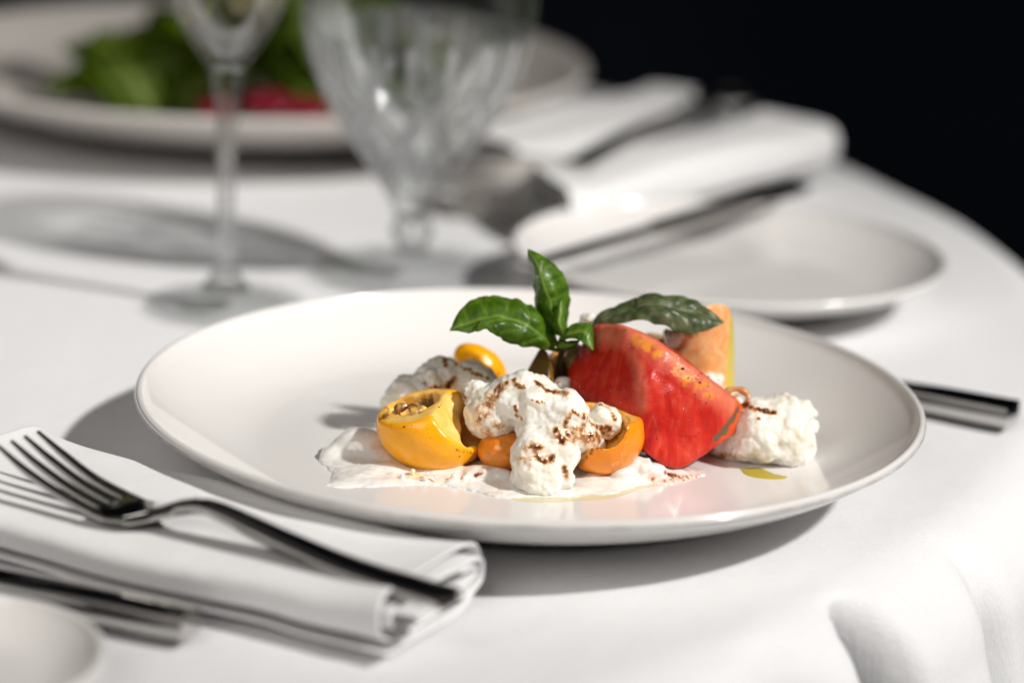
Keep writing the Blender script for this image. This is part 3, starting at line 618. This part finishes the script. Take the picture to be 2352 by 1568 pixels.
# cream pool on the plate
def cream():
    F = Field((-8.2, -7.2, .55), (7.4, .8, 1.95), .062)
    g = np.random.default_rng(3); P = F.P
    ed = [(738, 1112), (800, 1118), (900, 1112), (1000, 1112), (1100, 1130), (1180, 1142), (1300, 1139), (1400, 1132), (1480, 1112), (1560, 1106), (1610, 1090), (1600, 1070), (1500, 1040), (1300, 1010), (1000, 990), (850, 965), (780, 975), (800, 1000), (760, 1030), (738, 1060), (765, 1085)]
    poly = np.array([G(a, b, FLOOR+.05)[:2] for a, b in ed]); poly = spl(np.vstack([poly, poly[:1]]), 150)[:, :2]
    XY = P[:, :, 0, :2]; d = np.full(XY.shape[:2], 99.); ins = np.zeros(XY.shape[:2], bool)
    for i in range(len(poly)-1):
        a, b = poly[i], poly[i+1]; ab = b-a; t_ = np.clip(((XY-a)@ab)/(ab@ab+1e-9), 0, 1); d = np.minimum(d, np.linalg.norm(XY-a-t_[..., None]*ab, axis=-1))
        cr = ((a[1] > XY[..., 1]) != (b[1] > XY[..., 1])) & (XY[..., 0] < (b[0]-a[0])*(XY[..., 1]-a[1])/(b[1]-a[1]+1e-12)+a[0]); ins ^= cr
    XY3 = np.concatenate([XY, np.zeros_like(XY[..., :1])], -1); sd = np.where(ins, d, -d)+fbm(XY3, 2.0, 3)*.22
    hgt = FLOOR+.10*np.sqrt(np.clip(sd/.35, 0, 1))+np.clip(sd-.2, 0, 1.2)*.12*(1+fbm(XY3, 1.3, 2)); hgt = np.where(sd > 0, hgt, FLOOR-.2+sd*.3)
    F.F = ((P[..., 2]-hgt[..., None])*.7).astype(np.float32)
    for (px, py, Y, r) in ((830, 1035, -2.2, (1., .8, .8)), (870, 1060, -2.8, (.7, .6, .5)), (790, 1060, -2.6, (.6, .5, .5)), (800, 1045, -2.2, (.8, .7, .55)), (765, 1050, -2.6, (.45, .4, .35)), (850, 1075, -3.0, (.7, .5, .35)), (840, 1020, -1.4, (.8, .7, .5)), (900, 1085, -3.9, (.6, .4, .25)), (1460, 1070, -3.4, (.45, .4, .35)), (1500, 1078, -3.3, (.45, .4, .25)), (1430, 1085, -3.9, (.35, .3, .2)), (1110, 1085, -4.2, (.6, .4, .25)), (1150, 1095, -4.4, (.4, .3, .28)), (1540, 1092, -3.1, (.6, .4, .2))):
        F.add(W(px, py, Y), r, .2)
    curds(F, W(830, 1055, -2.4), (.9, .8, .5), 40, (.08, .2), .1, seed=21); curds(F, W(1470, 1072, -3.4), (.5, .4, .3), 20, (.07, .15), .08, seed=22); curds(F, W(1000, 1095, -4.5), (1.6, .35, .2), 30, (.06, .13), .07, seed=23); curds(F, W(1130, 1090, -4.3), (.6, .4, .25), 20, (.06, .14), .07, seed=24)
    st = streak([(1500, 1098), (1550, 1100), (1600, 1090)], .28, .6, 12)+streak([(1530, 1085), (1560, 1090)], .14, .9, 5)+streak([(860, 1020), (880, 1040)], .3, .42, 5)+streak([(1090, 1090), (1105, 1085)], .12, .9, 5)+streak([(1120, 1128), (1150, 1130)], .1, .5, 5)+streak([(900, 1085), (960, 1095), (1040, 1090)], .25, .38, 8)
    o, V = cheese_obj('cream_pool', F, st, [(1330, 1125, .08, .5), (955, 1088, .30, .5)], 'ragged pool of milky cream spread on the plate under the tomatoes and cheese', m=M_cream, disp=.010, floor=False, cat='cream', fine=.01)
cream()
# olive oil
def puddle(name, pts, h, m, label, cat, parent=None):
    P = spl(np.vstack([pts, pts[:1]]), 61)[:-1]; c = P.mean(0); V = []; K = 7
    for i in range(K):
        r = 1-i/(K-1); z = h*math.sqrt(max(0, 1-r**2.2))
        for p in P: q = c+(p-c)*max(r, .001); V.append((q[0], q[1], FLOOR-.04+z))
    o = pymesh(name, V, grid_faces(K, len(P), cv=True), m, parent)
    if label: setp(o, label, cat)
    return o
gp = lambda l: np.array([G(a, b, FLOOR)[:2] for a, b in l])
puddle('olive_oil', gp([(1690, 1075), (1740, 1072), (1790, 1092), (1820, 1096), (1810, 1103), (1760, 1102), (1710, 1092)]), .10, M_oil, 'yellow green pool of olive oil beneath the right cheese piece', 'olive oil')
puddle('olive_oil', gp([(1090, 1134), (1150, 1149), (1200, 1157), (1300, 1155), (1420, 1146), (1500, 1120), (1570, 1108), (1480, 1100), (1300, 1120), (1160, 1120)]), .085, M_oil_thin, 'thin line of olive oil along the front edge of the cream pool', 'olive oil')
def oil_drop(px, py, r, lb):
    c = G(px, py, FLOOR+.12); V = []; K, n = 6, 20
    for i in range(K):
        a = math.pi/2*i/(K-1)
        for k in range(n): V.append((c[0]+r*math.cos(a)*math.cos(6.283*k/n)*1.3, c[1]+r*math.cos(a)*math.sin(6.283*k/n), c[2]-.02+r*.5*math.sin(a)))
    setp(pymesh('oil_drop', V, grid_faces(K, n, cv=True), M_oil), lb, 'oil drop')
oil_drop(1318, 1113, .12, 'small yellow oil drop on the cream in front of the cheese drip'); oil_drop(1290, 1120, .06, 'tiny oil bead on the cream left of the yellow drop')

# ================================================================== food: tomatoes
def tomato_obj(name, F, m, label, attrs, disp=.035, cat='tomato', floor=True, seed=0):
    if floor: F.cut((0, 0, FLOOR-.02), (0, 0, -1), .05)
    V, Q = F.mesh(); Nn = vnormals(V, Q); V = V+Nn*((fbm(V, 2., 2, seed)*disp)[:, None])
    at = {k: (f(V, Nn) if callable(f) else f) for k, f in attrs.items()}
    o = pymesh(name, V, Q, m, attrs=at); return setp(o, label, cat), V, Nn
def off_ell(V, c, r, rot=None, t0=.03, t1=.08):      # 0 on the skin, 1 inside the fruit
    d = -Field.ell(V.astype(np.float32), c, r, rot); return np.clip((d-t0)/(t1-t0), 0, 1)
# cut yellow tomato, front left
cE = W(990, 985, -2.9); rE = (1.85, 1.6, 1.45); rotE = rotm(0, 12, 0)
F = Field(cE-2.3, cE+2.3, .055); F.add(cE, rE, .01, rotE)
pt = W(905, 962, -3.6); F.cut(pt, (-.30, -.12, .94), .07)
F.cut(W(985, 962, -4.4), (.60, -.30, .62), .08)
F.add(W(1035, 935, -2.3), (.38, .62, .60), .16, rotm(0, 20, 0))
F.sub(W(948, 925, -2.75), (.88, .72, .72), .12, rotm(0, -18, 0)); F.sub(W(925, 935, -2.4), (.5, .5, .6), .1)
curds(F, W(945, 950, -2.75), (.62, .5, .45), 18, (.10, .20), .08, seed=71)
F.sub(W(1102, 965, -2.8), (.66, .98, 1.02), .12, rotm(0, 14, 0)); F.sub(W(1075, 1000, -3.4), (.3, .6, .45), .1, rotm(0, 40, 0))
yt, Vy, _ = tomato_obj('tomato_piece', F, M_yellow, 'glossy yellow tomato piece cut open with hollow seed chambers, front left of the pile',
    {'flesh': lambda V, n_: off_ell(V, cE, rE, rotE, .04, .12), 'stain': lambda V, n_: np.clip(off_ell(V, cE, rE, rotE, .42, .75), 0, 1)*.42+marks(V, streak([(880, 955), (905, 935), (950, 925), (985, 918)], .30, .68, 10)+streak([(930, 950), (960, 945)], .2, .5, 5)+streak([(1050, 1035), (1085, 1040)], .12, .6, 5))})
# dark orange piece in the gap
c = W(1092, 1000, -1.6); F = Field(c-1.5, c+1.5, .07); F.add(c, (.85, .8, 1.0), .05)
tomato_obj('tomato_piece', F, M_orange, 'dark orange tomato piece wedged between the cut yellow one and the front cheese', {'flesh': lambda V, n_: np.ones(len(V))*.4, 'stain': lambda V, n_: np.full(len(V), .30)})
c = W(1155, 1035, -3.6); F = Field(c-1.5, c+1.5, .07); F.add(c, (.85, .75, .68), .05)
tomato_obj('tomato_piece', F, M_orange, 'wet orange tomato piece under the front cheese, left of its drip', {'flesh': lambda V, n_: np.ones(len(V))*.3, 'stain': lambda V, n_: np.full(len(V), .22)})
# crescent front right
cC = W(1378, 992, -3.4); rC = (1.50, 1.25, 1.42); rotC = rotm(0, 25, 0); F = Field(cC-2, cC+2, .055); F.add(cC, rC, .01, rotC)
F.sub(W(1358, 955, -3.7), (1.26, 1.15, 1.20), .08, rotm(0, -30, 0)); F.sub(W(1390, 985, -3.9), (.75, .8, .8), .1); F.cut(W(1478, 962, -3.4), (.12, 0, 1), .1); F.cut(W(1322, 1055, -3.4), (-1, -.2, .2), .1)
tomato_obj('tomato_piece', F, M_gold, 'curved orange tomato wedge lying on its skin in front of the red wedge', {'flesh': lambda V, n_: off_ell(V, cC, rC, rotC, .05, .2), 'stain': lambda V, n_: np.maximum(.08, marks(V, streak([(1345, 1050), (1380, 1025), (1430, 995)], .12, .7, 9)+streak([(1400, 990), (1440, 985)], .2, .6, 5)))})
# rear yellow
c = W(1102, 840, 2.6); F = Field(c-1.5, c+1.5, .08); F.add(c, (1.05, .9, .78), .05, rotm(0, 38, 0)); F.cut(c+np.array([0, .3, 0]), (.3, 1, .5), .1); F.add(c-np.array([.1, 0, 1.2]), (.7, .8, 1.), .3)
tomato_obj('tomato_piece', F, M_yellow, 'rounded yellow tomato piece rising behind the shaded cheese', {'flesh': lambda V, n_: np.zeros(len(V)), 'stain': lambda V, n_: marks(V, streak([(1085, 850), (1130, 865), (1155, 850)], .2, .6, 6))})
# convex hull solids
def hull_field(pts, h, k=.10, pad=.3):
    pts = np.array(pts); F = Field(pts.min(0)-pad, pts.max(0)+pad, h)
    bm = bmesh.new(); vs = [bm.verts.new(p) for p in pts]; r = bmesh.ops.convex_hull(bm, input=vs); bm.normal_update()
    c = pts.mean(0); F.F[:] = -9
    for f in bm.faces:
        n_ = np.array(f.normal); p = np.array(f.verts[0].co)
        if n_@(c-p) > 0: n_ = -n_
        d = ((F.P-p.astype(np.float32))@n_.astype(np.float32)); F.F = -F.smin(-F.F, -d, k)
    bm.free(); return F
# red wedge
RP = [W(1352, 752, .4), W(1428, 742, -1.2), W(1400, 745, .9), W(1530, 792, -2.2), W(1535, 790, .6), W(1625, 862, -2.1), W(1712, 932, -1.0), W(1705, 925, .4), W(1718, 950, -.9), W(1700, 985, -1.6), W(1600, 1062, -3.0), W(1556, 1080, -3.3), W(1515, 1070, -3.5), W(1490, 1045, -3.6), W(1440, 970, -3.0), W(1375, 930, -2.0), W(1300, 890, -.6), W(1300, 850, .2), W(1478, 890, -3.2), W(1322, 800, .5), W(1400, 960, .8), W(1550, 1040, .6), W(1650, 1000, .6)]
F = hull_field(RP, .055, .26, .4); F.F -= .05
# soft hollows and seams on the cut face
F.sub(W(1468, 900, -4.2), (.16, .55, 1.6), .25, rotm(0, -6, 0))
ra = W(1702, 930, -1.2); rb = W(1556, 1078, -3.3)
def red_attrs():
    def base(V): return V
    def flesh(V, n_):
        q = proj(V); ln = ((q[:, 0]-1700)*(-.74)+(q[:, 1]-985)*.67); a = W(1688, 935, -1.6); b = W(1660, 1005, -2.4); nrm = np.cross(b-a, [0, 1, .2]); nrm /= np.linalg.norm(nrm); nrm = nrm if nrm[0] > 0 else -nrm
        d = (V-a)@nrm; return np.clip(d/.06+.5, 0, 1)*.75
    def scar(V, n_):
        s = marks(V, streak([(1700, 935), (1688, 958), (1672, 978), (1655, 1000), (1645, 1010)], .10, 1.3, 26)+streak([(1672, 980), (1665, 990)], .15, 1.2, 5)); return np.clip((s+fbm(V, 9, 3)*.55-.30)*5, 0, 1)
    def pale(V, n_):
        s = marks(V, streak([(1380, 760), (1440, 760), (1540, 810), (1620, 870), (1700, 935)], .62, .85, 24)+streak([(1445, 790), (1462, 850), (1470, 930)], .30, .5, 10)); return np.clip(s*(.85+.6*fbm(V, 2.5, 3)), 0, .85)
    def amber(V, n_):
        s = marks(V, streak([(1460, 775), (1485, 790), (1505, 805)], .30, 1., 6)+streak([(1560, 850), (1600, 880), (1640, 905)], .35, .75, 8)); return np.clip(s*(1+2.2*fbm(V, 5, 3, 7))-.25, 0, .9)
    return {'flesh': flesh, 'scar': scar, 'pale': pale, 'amber': amber}
red, Vr, Nr = tomato_obj('tomato_wedge', F, M_red, 'large wet red tomato wedge with a brown scar on its right edge', red_attrs(), disp=.05)
# pale orange wedge behind right
OP = [W(1615, 705, 1.6), W(1632, 694, 1.9), W(1672, 697, 2.2), W(1684, 720, 2.4), W(1686, 905, 2.2), W(1655, 720, 3.6), W(1690, 760, 3.3), W(1690, 900, 3.2), W(1520, 770, 2.2), W(1530, 900, 1.6), W(1545, 985, 1.6), W(1660, 985, 1.6), W(1560, 900, 3.4), W(1550, 800, 3.2), W(1650, 985, 3.2), W(1600, 730, 1.5)]
F = hull_field(OP, .07, .12)
tomato_obj('tomato_wedge', F, M_peach, 'pale orange tomato wedge with yellow skin standing behind the red wedge', {'flesh': lambda V, n_: np.clip((W(1676, 800, 2.2)[0]-V[:, 0])/.12, 0, 1), 'stain': lambda V, n_: marks(V, streak([(1570, 765), (1600, 762)], .3, .6, 5)+[(1610, 800, .3, .35)])}, disp=.04)
F = hull_field([W(1480, 752, 2.6), W(1560, 775, 2.4), W(1568, 815, 2.4), W(1470, 900, 2.4), W(1560, 900, 2.4), W(1480, 790, 3.8), W(1560, 800, 3.8), W(1530, 900, 3.8), W(1500, 985, 2.6), W(1540, 985, 3.6)], .08, .2)
tomato_obj('tomato_piece', F, M_pale, 'olive tan tomato piece hidden under the dark basil leaf', {'flesh': lambda V, n_: np.full(len(V), .5)}, disp=.04)
# green-brown wedge under the basil sprig
F = hull_field([W(1238, 800, .4), W(1256, 802, 0.), W(1200, 870, .4), W(1278, 890, -.4), W(1262, 895, -.9), W(1205, 930, 0.), W(1285, 960, -.2), W(1245, 810, 1.6), W(1230, 900, 1.7), W(1290, 880, 1.2), W(1260, 990, .8)], .06, .08)
tomato_obj('tomato_wedge', F, M_dark, 'dark green brown tomato wedge standing under the basil sprig', {'flesh': lambda V, n_: np.clip((V[:, 0]-W(1262, 860, -.5)[0])/.1, 0, 1)*.4}, disp=.03)
c = W(1278, 838, 1.2); F = Field(c-1.2, c+np.array([1.2, 1.2, 1.]), .07); F.add(c, (.36, .4, .5), .05); F.add(c-np.array([0, 0, .6]), (.4, .4, .6), .2)
tomato_obj('tomato_piece', F, M_peach, 'small pinkish tomato bit peeking out behind the green brown wedge', {'flesh': lambda V, n_: np.ones(len(V))}, floor=False)
c = W(1330, 835, .9); F = Field(c-1.8, c+np.array([1.6, 1.6, 1.6]), .08); F.add(c, (.5, .6, .72), .05, rotm(0, -20, 0)); F.add(c-np.array([0, 0, 1.]), (.5, .6, .9), .3)
tomato_obj('tomato_piece', F, M_pale, 'pale translucent green tomato piece just left of the red wedge', {'flesh': lambda V, n_: np.full(len(V), .5)}, floor=False)
# onion ring on right cheese
cO = W(1690, 912, -.3); pts = [cO+np.array([.42*math.cos(a), -.15+.25*math.sin(a)*.6, .30*math.sin(a)]) for a in np.linspace(-.8, 3.9, 22)]
V, Fc = tube(pts, [.11+.03*math.sin(k) for k in range(22)], 10); setp(pymesh('onion_strip', V, Fc, M_onion), 'curled browned onion strip on top of the right cheese piece', 'onion')

# pepper specks and wet beads lying on a surface
def bits(name, V, Nn, lst, m, parent, flat=.5, bead=False):
    vs = []; fs_ = []; g = np.random.default_rng(len(lst))
    tree_n = Nn
    for (px, py, r) in lst:
        q = proj(V); d = np.hypot(q[:, 0]-px, q[:, 1]-py); mm = np.where(d < 6)[0]
        if len(mm) == 0: continue
        i = mm[np.argmin(q[mm, 2])]; p = V[i]; n_ = Nn[i]; u = np.cross(n_, [0, 0, 1.]); u /= np.linalg.norm(u)+1e-9; w = np.cross(n_, u)
        b = len(vs); K, n = (5, 12) if bead else (3, 6); el = g.uniform(.7, 1.5) if not bead else g.uniform(.9, 1.2)
        for a in range(K):
            an = math.pi/2*a/(K-1)-(.15 if not bead else 0)
            for k in range(n):
                jit = g.uniform(.7, 1.2) if not bead else 1; t_ = 6.283*k/n
                vs.append(p+r*math.cos(an)*jit*(math.cos(t_)*u*el+math.sin(t_)*w)+n_*(r*flat*math.sin(an)+.005))
        for a in range(K-1):
            for k in range(n): fs_.append((b+a*n+k, b+a*n+(k+1) % n, b+(a+1)*n+(k+1) % n, b+(a+1)*n+k))
    o = pymesh(name, vs, fs_, m, parent, smooth=bead); o['kind'] = 'stuff'; return o
g = np.random.default_rng(5)
sp = [(1573, 845, .055), (1613, 880, .045), (1587, 820, .05), (1626, 925, .03), (1586, 865, .03), (1514, 867, .03), (1519, 974, .03), (1514, 1005, .03), (1640, 990, .03), (1602, 905, .025), (1610, 935, .02), (1430, 755, .03), (1530, 960, .02), (1480, 805, .02), (1630, 860, .04), (1615, 855, .035)]+[(g.uniform(1500, 1660), g.uniform(850, 1010), g.uniform(.012, .028)) for _ in range(34)]
bits('pepper_specks', Vr, Nr, sp, M_pepper, red)
bd_ = [(1398, 897, .07), (1416, 897, .05), (1420, 922, .045), (1455, 902, .045), (1438, 793, .045), (1457, 793, .04), (1435, 752, .045), (1562, 820, .045), (1567, 823, .04), (1571, 831, .05), (1630, 886, .05), (1633, 888, .04), (1575, 936, .04), (1582, 941, .045), (1588, 963, .04), (1467, 923, .03), (1509, 900, .025)]+[(g.uniform(1350, 1660), g.uniform(790, 1020), g.uniform(.012, .03)) for _ in range(46)]
bits('wet_beads', Vr, Nr, bd_, M_drop, red, .45, True)
Ny = vnormals(Vy, np.array([p.vertices[:] for p in yt.data.polygons]))
bits('pepper_specks', Vy, Ny, [(925, 975, .03), (944, 972, .02), (1010, 930, .03), (1016, 925, .025), (1060, 1050, .03), (990, 1010, .018)]+[(g.uniform(880, 1090), g.uniform(950, 1070), g.uniform(.008, .016)) for _ in range(8)], M_pepper, yt)

# ================================================================== basil
def leaf(name, stations, m, parent, n=44, k=15, cup=.12, serr=.06, ns=7, thick=.016, seed=0, pucker=.05):
    """stations: (left point, middle point, right point) along the leaf, base to tip"""
    Lp = spl([s[0] for s in stations], n); Mp = spl([s[1] for s in stations], n); Rp = spl([s[2] for s in stations], n)
    V = []; vein = []
    for i in range(n):
        t_ = i/(n-1); saw = serr*((t_*ns) % 1.)*min(1, 4*(1-t_))*min(1, 5*t_)
        for j in range(k):
            s = 2*j/(k-1)-1; E_ = Lp[i] if s < 0 else Rp[i]; a = abs(s)*(1+saw); p = Mp[i]+(E_-Mp[i])*a
            nrm = np.cross(Mp[min(i+1, n-1)]-Mp[max(i-1, 0)], Rp[i]-Lp[i]); nrm /= np.linalg.norm(nrm)+1e-9
            nrm = -nrm if nrm@(CP-Mp[i]) < 0 else nrm
            w = np.linalg.norm(E_-Mp[i]); vv = (t_*6.5-abs(s)*.75) % 1.; pk = math.sin(math.pi*vv)
            p = p+nrm*(cup*w*4*abs(s)*(1-abs(s))+pucker*pk*min(1, 3*abs(s))*(1-t_*.6)*min(1, w*1.2))
            V.append(p); vein.append(max(max(0, 1-abs(s)*w/.05), .55*max(0, 1-min(vv, 1-vv)/.07)*(abs(s) < .9)))
    V = np.array(V); V += np.stack([fbm(V, 2.2, 2, seed), fbm(V, 2.2, 2, seed+9), fbm(V, 2.2, 2, seed+19)], -1)*.09
    o = pymesh(name, V, grid_faces(n, k), m, parent, attrs={'vein': np.array(vein)})
    solidify(o, thick, 0); sb = o.modifiers.new('smooth', 'SUBSURF'); sb.levels = 1; sb.render_levels = 1; return o
sprig = empty('basil_sprig', W(1290, 840, 0), 'fresh green basil sprig with glossy leaves standing on the tomatoes', 'basil')
Y0 = -.2
def st3(*rows): return [tuple(W(*p) for p in r) for r in rows]
leaf('leaf', st3(((1275, 803, -.4), (1270, 798, -.4), (1283, 790, -.2)), ((1225, 800, -.9), (1240, 770, -.8), (1262, 745, 0.)), ((1165, 785, -1.2), (1205, 748, -1.), (1225, 708, .1)), ((1120, 760, -1.3), (1150, 730, -1.0), (1180, 690, .2)),
    ((1085, 762, -1.3), (1105, 738, -1.), (1120, 683, .2)), ((1058, 762, -1.2), (1068, 748, -1.), (1070, 702, 0.)), ((1032, 761, -1.0), (1033, 760, -1.), (1036, 757, -.8))), M_basil, sprig, seed=1, serr=.10, cup=.20, pucker=.09, k=23, n=70, ns=8)
leaf('leaf', st3(((1288, 775, 0), (1292, 775, -.2), (1300, 770, 0)), ((1240, 745, .3), (1272, 735, -.3), (1302, 735, .3)), ((1226, 690, .4), (1262, 685, -.3), (1306, 690, .5)), ((1226, 650, .4), (1246, 645, -.2), (1300, 650, .6)),
    ((1224, 625, .4), (1235, 615, 0.), (1280, 618, .6)), ((1216, 595, .5), (1224, 592, .2), (1250, 590, .6)), ((1212, 571, .5), (1213, 571, .5), (1217, 572, .5))), M_basil, sprig, seed=2, serr=.08, cup=.16, pucker=.08, k=21, n=70, ns=8)
leaf('leaf', st3(((1290, 775, -.6), (1293, 775, -.7), (1299, 770, -.6)), ((1268, 750, -.7), (1287, 748, -.9), (1303, 745, -.4)), ((1275, 715, -.5), (1288, 715, -.7), (1302, 715, -.3)), ((1286, 690, -.3), (1289, 690, -.4), (1292, 692, -.3))), M_basil, sprig, n=24, k=9, seed=3, serr=.05)
leaf('leaf', st3(((1280, 785, -.5), (1283, 783, -.5), (1290, 775, -.3)), ((1300, 778, -1.), (1303, 768, -.9), (1318, 750, -.3)), ((1325, 776, -1.3), (1335, 762, -1.2), (1345, 745, -.4)), ((1345, 790, -1.5), (1352, 775, -1.4), (1358, 752, -.7)), ((1359, 804, -1.5), (1360, 804, -1.5), (1362, 800, -1.4))), M_basil, sprig, n=26, k=9, seed=4, serr=.12, pucker=.07)
leaf('leaf', st3(((1275, 800, -.6), (1278, 800, -.7), (1283, 798, -.6)), ((1285, 788, -.8), (1295, 795, -.9), (1300, 805, -.8)), ((1305, 785, -.8), (1312, 795, -.9), (1315, 800, -.8)), ((1330, 780, -.6), (1331, 781, -.6), (1332, 783, -.6))), M_basil, sprig, n=18, k=7, seed=6)
V, Fc = tube(spl([W(1292, 775, -.2), W(1290, 800, -.1), W(1288, 840, .3), W(1295, 880, .6), W(1300, 930, .6)], 16), [.10, .13, .16, .18, .18]*3+[.18], 10); pymesh('stem', V, Fc, M_stem, sprig)
V, Fc = tube(spl([W(1245, 795, -.6), W(1262, 800, -.5), W(1285, 805, -.2)], 10), .07, 8); pymesh('stem', V, Fc, M_basil, sprig)
lf2 = leaf('basil_leaf', st3(((1352, 772, .6), (1350, 768, .6), (1352, 762, .7)), ((1405, 752, .2), (1395, 736, .6), (1400, 722, 1.4)), ((1470, 738, -.1), (1455, 718, .6), (1460, 700, 1.6)), ((1530, 752, -.1), (1505, 702, .6), (1515, 690, 1.7)),
    ((1575, 768, 0.), (1560, 715, .7), (1570, 690, 1.6)), ((1615, 762, .2), (1605, 720, .8), (1610, 703, 1.4)), ((1660, 741, .6), (1661, 740, .7), (1660, 738, .8))), M_basil_dark, None, seed=8, serr=.05, cup=.26, pucker=.14, k=21, n=60)
setp(lf2, 'large dull green basil leaf draped over the red and pale orange wedges', 'basil leaf')
# wet beads on sprig
vb = np.vstack([np.array([v.co[:] for v in o.data.vertices])*100 for o in sprig.children if o.name.startswith('leaf')])
vs = []; 
bits('wet_beads', vb, np.tile((CP-vb.mean(0))/np.linalg.norm(CP-vb.mean(0)), (len(vb), 1)), [(1232, 640, .07), (1238, 662, .06), (1243, 672, .05), (1235, 668, .04), (1140, 745, .09), (1165, 745, .05), (1185, 757, .06), (1147, 722, .04), (1206, 763, .05), (1175, 738, .035), (1222, 790, .04), (1100, 735, .03), (1240, 690, .035)], M_drop, sprig, .5, True)

# ================================================================== green salad at the back
sal = empty('green_salad', (-15, 58, 1), 'heap of dark green salad leaves on the big plate behind the glasses', 'salad')
g = np.random.default_rng(12)
def salad_leaf(c, Ln, Wd, yaw, pitch, roll_, sd):
    n, k = 14, 7; V = []
    Rm = rotm(roll_, pitch, yaw)
    for i in range(n):
        t_ = i/(n-1)-.5; w = Wd*(math.cos(t_*math.pi)**.6+.02)
        for j in range(k):
            s = 2*j/(k-1)-1; V.append(Rm@np.array([Ln*t_, w*s, .9*math.cos(t_*3)+.35*abs(s)-.25*math.sin(6*t_+sd)*abs(s)])+c)
    o = pymesh('leaf', V, grid_faces(n, k), M_salad, sal, attrs={'vein': np.array([max(0, 1-abs(2*j/(k-1)-1)/.15) for i in range(n) for j in range(k)])})
    sb = o.modifiers.new('smooth', 'SUBSURF'); sb.levels = 1; sb.render_levels = 1
for i in range(130):
    x = np.clip(g.normal(0, 4.6), -9, 8); y = np.clip(g.normal(0, 3.0), -4.5, 9); z = 1.4+13.*math.exp(-(x*x+y*y)/38)*g.uniform(.1, 1.)
    salad_leaf(np.array([-15.2+x, 56.5+y, max(z, 2.6)]), g.uniform(4., 8.), g.uniform(.9, 2.3), g.uniform(0, 360), g.uniform(-50, 50), g.uniform(-45, 45), i)
def radish(px, py, Y, r, lb):
    c = W(px, py, Y); V = []; n = 20
    for zz, rr in ((-.18, .85), (-.12, 1.), (.12, 1.), (.18, .85), (.2, .01)):
        for k in range(n): a = 6.283*k/n; V.append(c+np.array([r*rr*math.cos(a), r*rr*math.sin(a)*.8, zz+.35*math.sin(a)]))
    setp(pymesh('radish_slice', V, grid_faces(5, n, cv=True), M_radish), lb, 'radish slice')
radish(615, 236, 47., 1.3, 'red radish slice at the foot of the salad right of the flute stem'); radish(500, 250, 47., 1.0, 'red radish slice at the foot of the salad left of the flute stem'); radish(700, 250, 47., 1.2, 'red radish slice by the left edge of the goblet'); radish(735, 272, 47.5, .7, 'small pink radish slice seen against the goblet edge')

# alike things share a group
for o in list(C.objects):
    if o.parent is None:
        k = o.name.split('.')[0]
        gname = {'tomato_piece': 'cut tomato pieces heaped on the plate', 'tomato_wedge': 'tomato wedges heaped on the plate', 'cheese_piece': 'pieces of fresh white cheese', 'curd': 'small loose cheese curds',
                 'radish_slice': 'radish slices by the green salad', 'napkin': 'folded white napkins on the table', 'olive_oil': 'pools of olive oil', 'oil_drop': 'small drops of oil', 'table_knife': 'steel table knives'}.get(k)
        if gname: o['group'] = gname
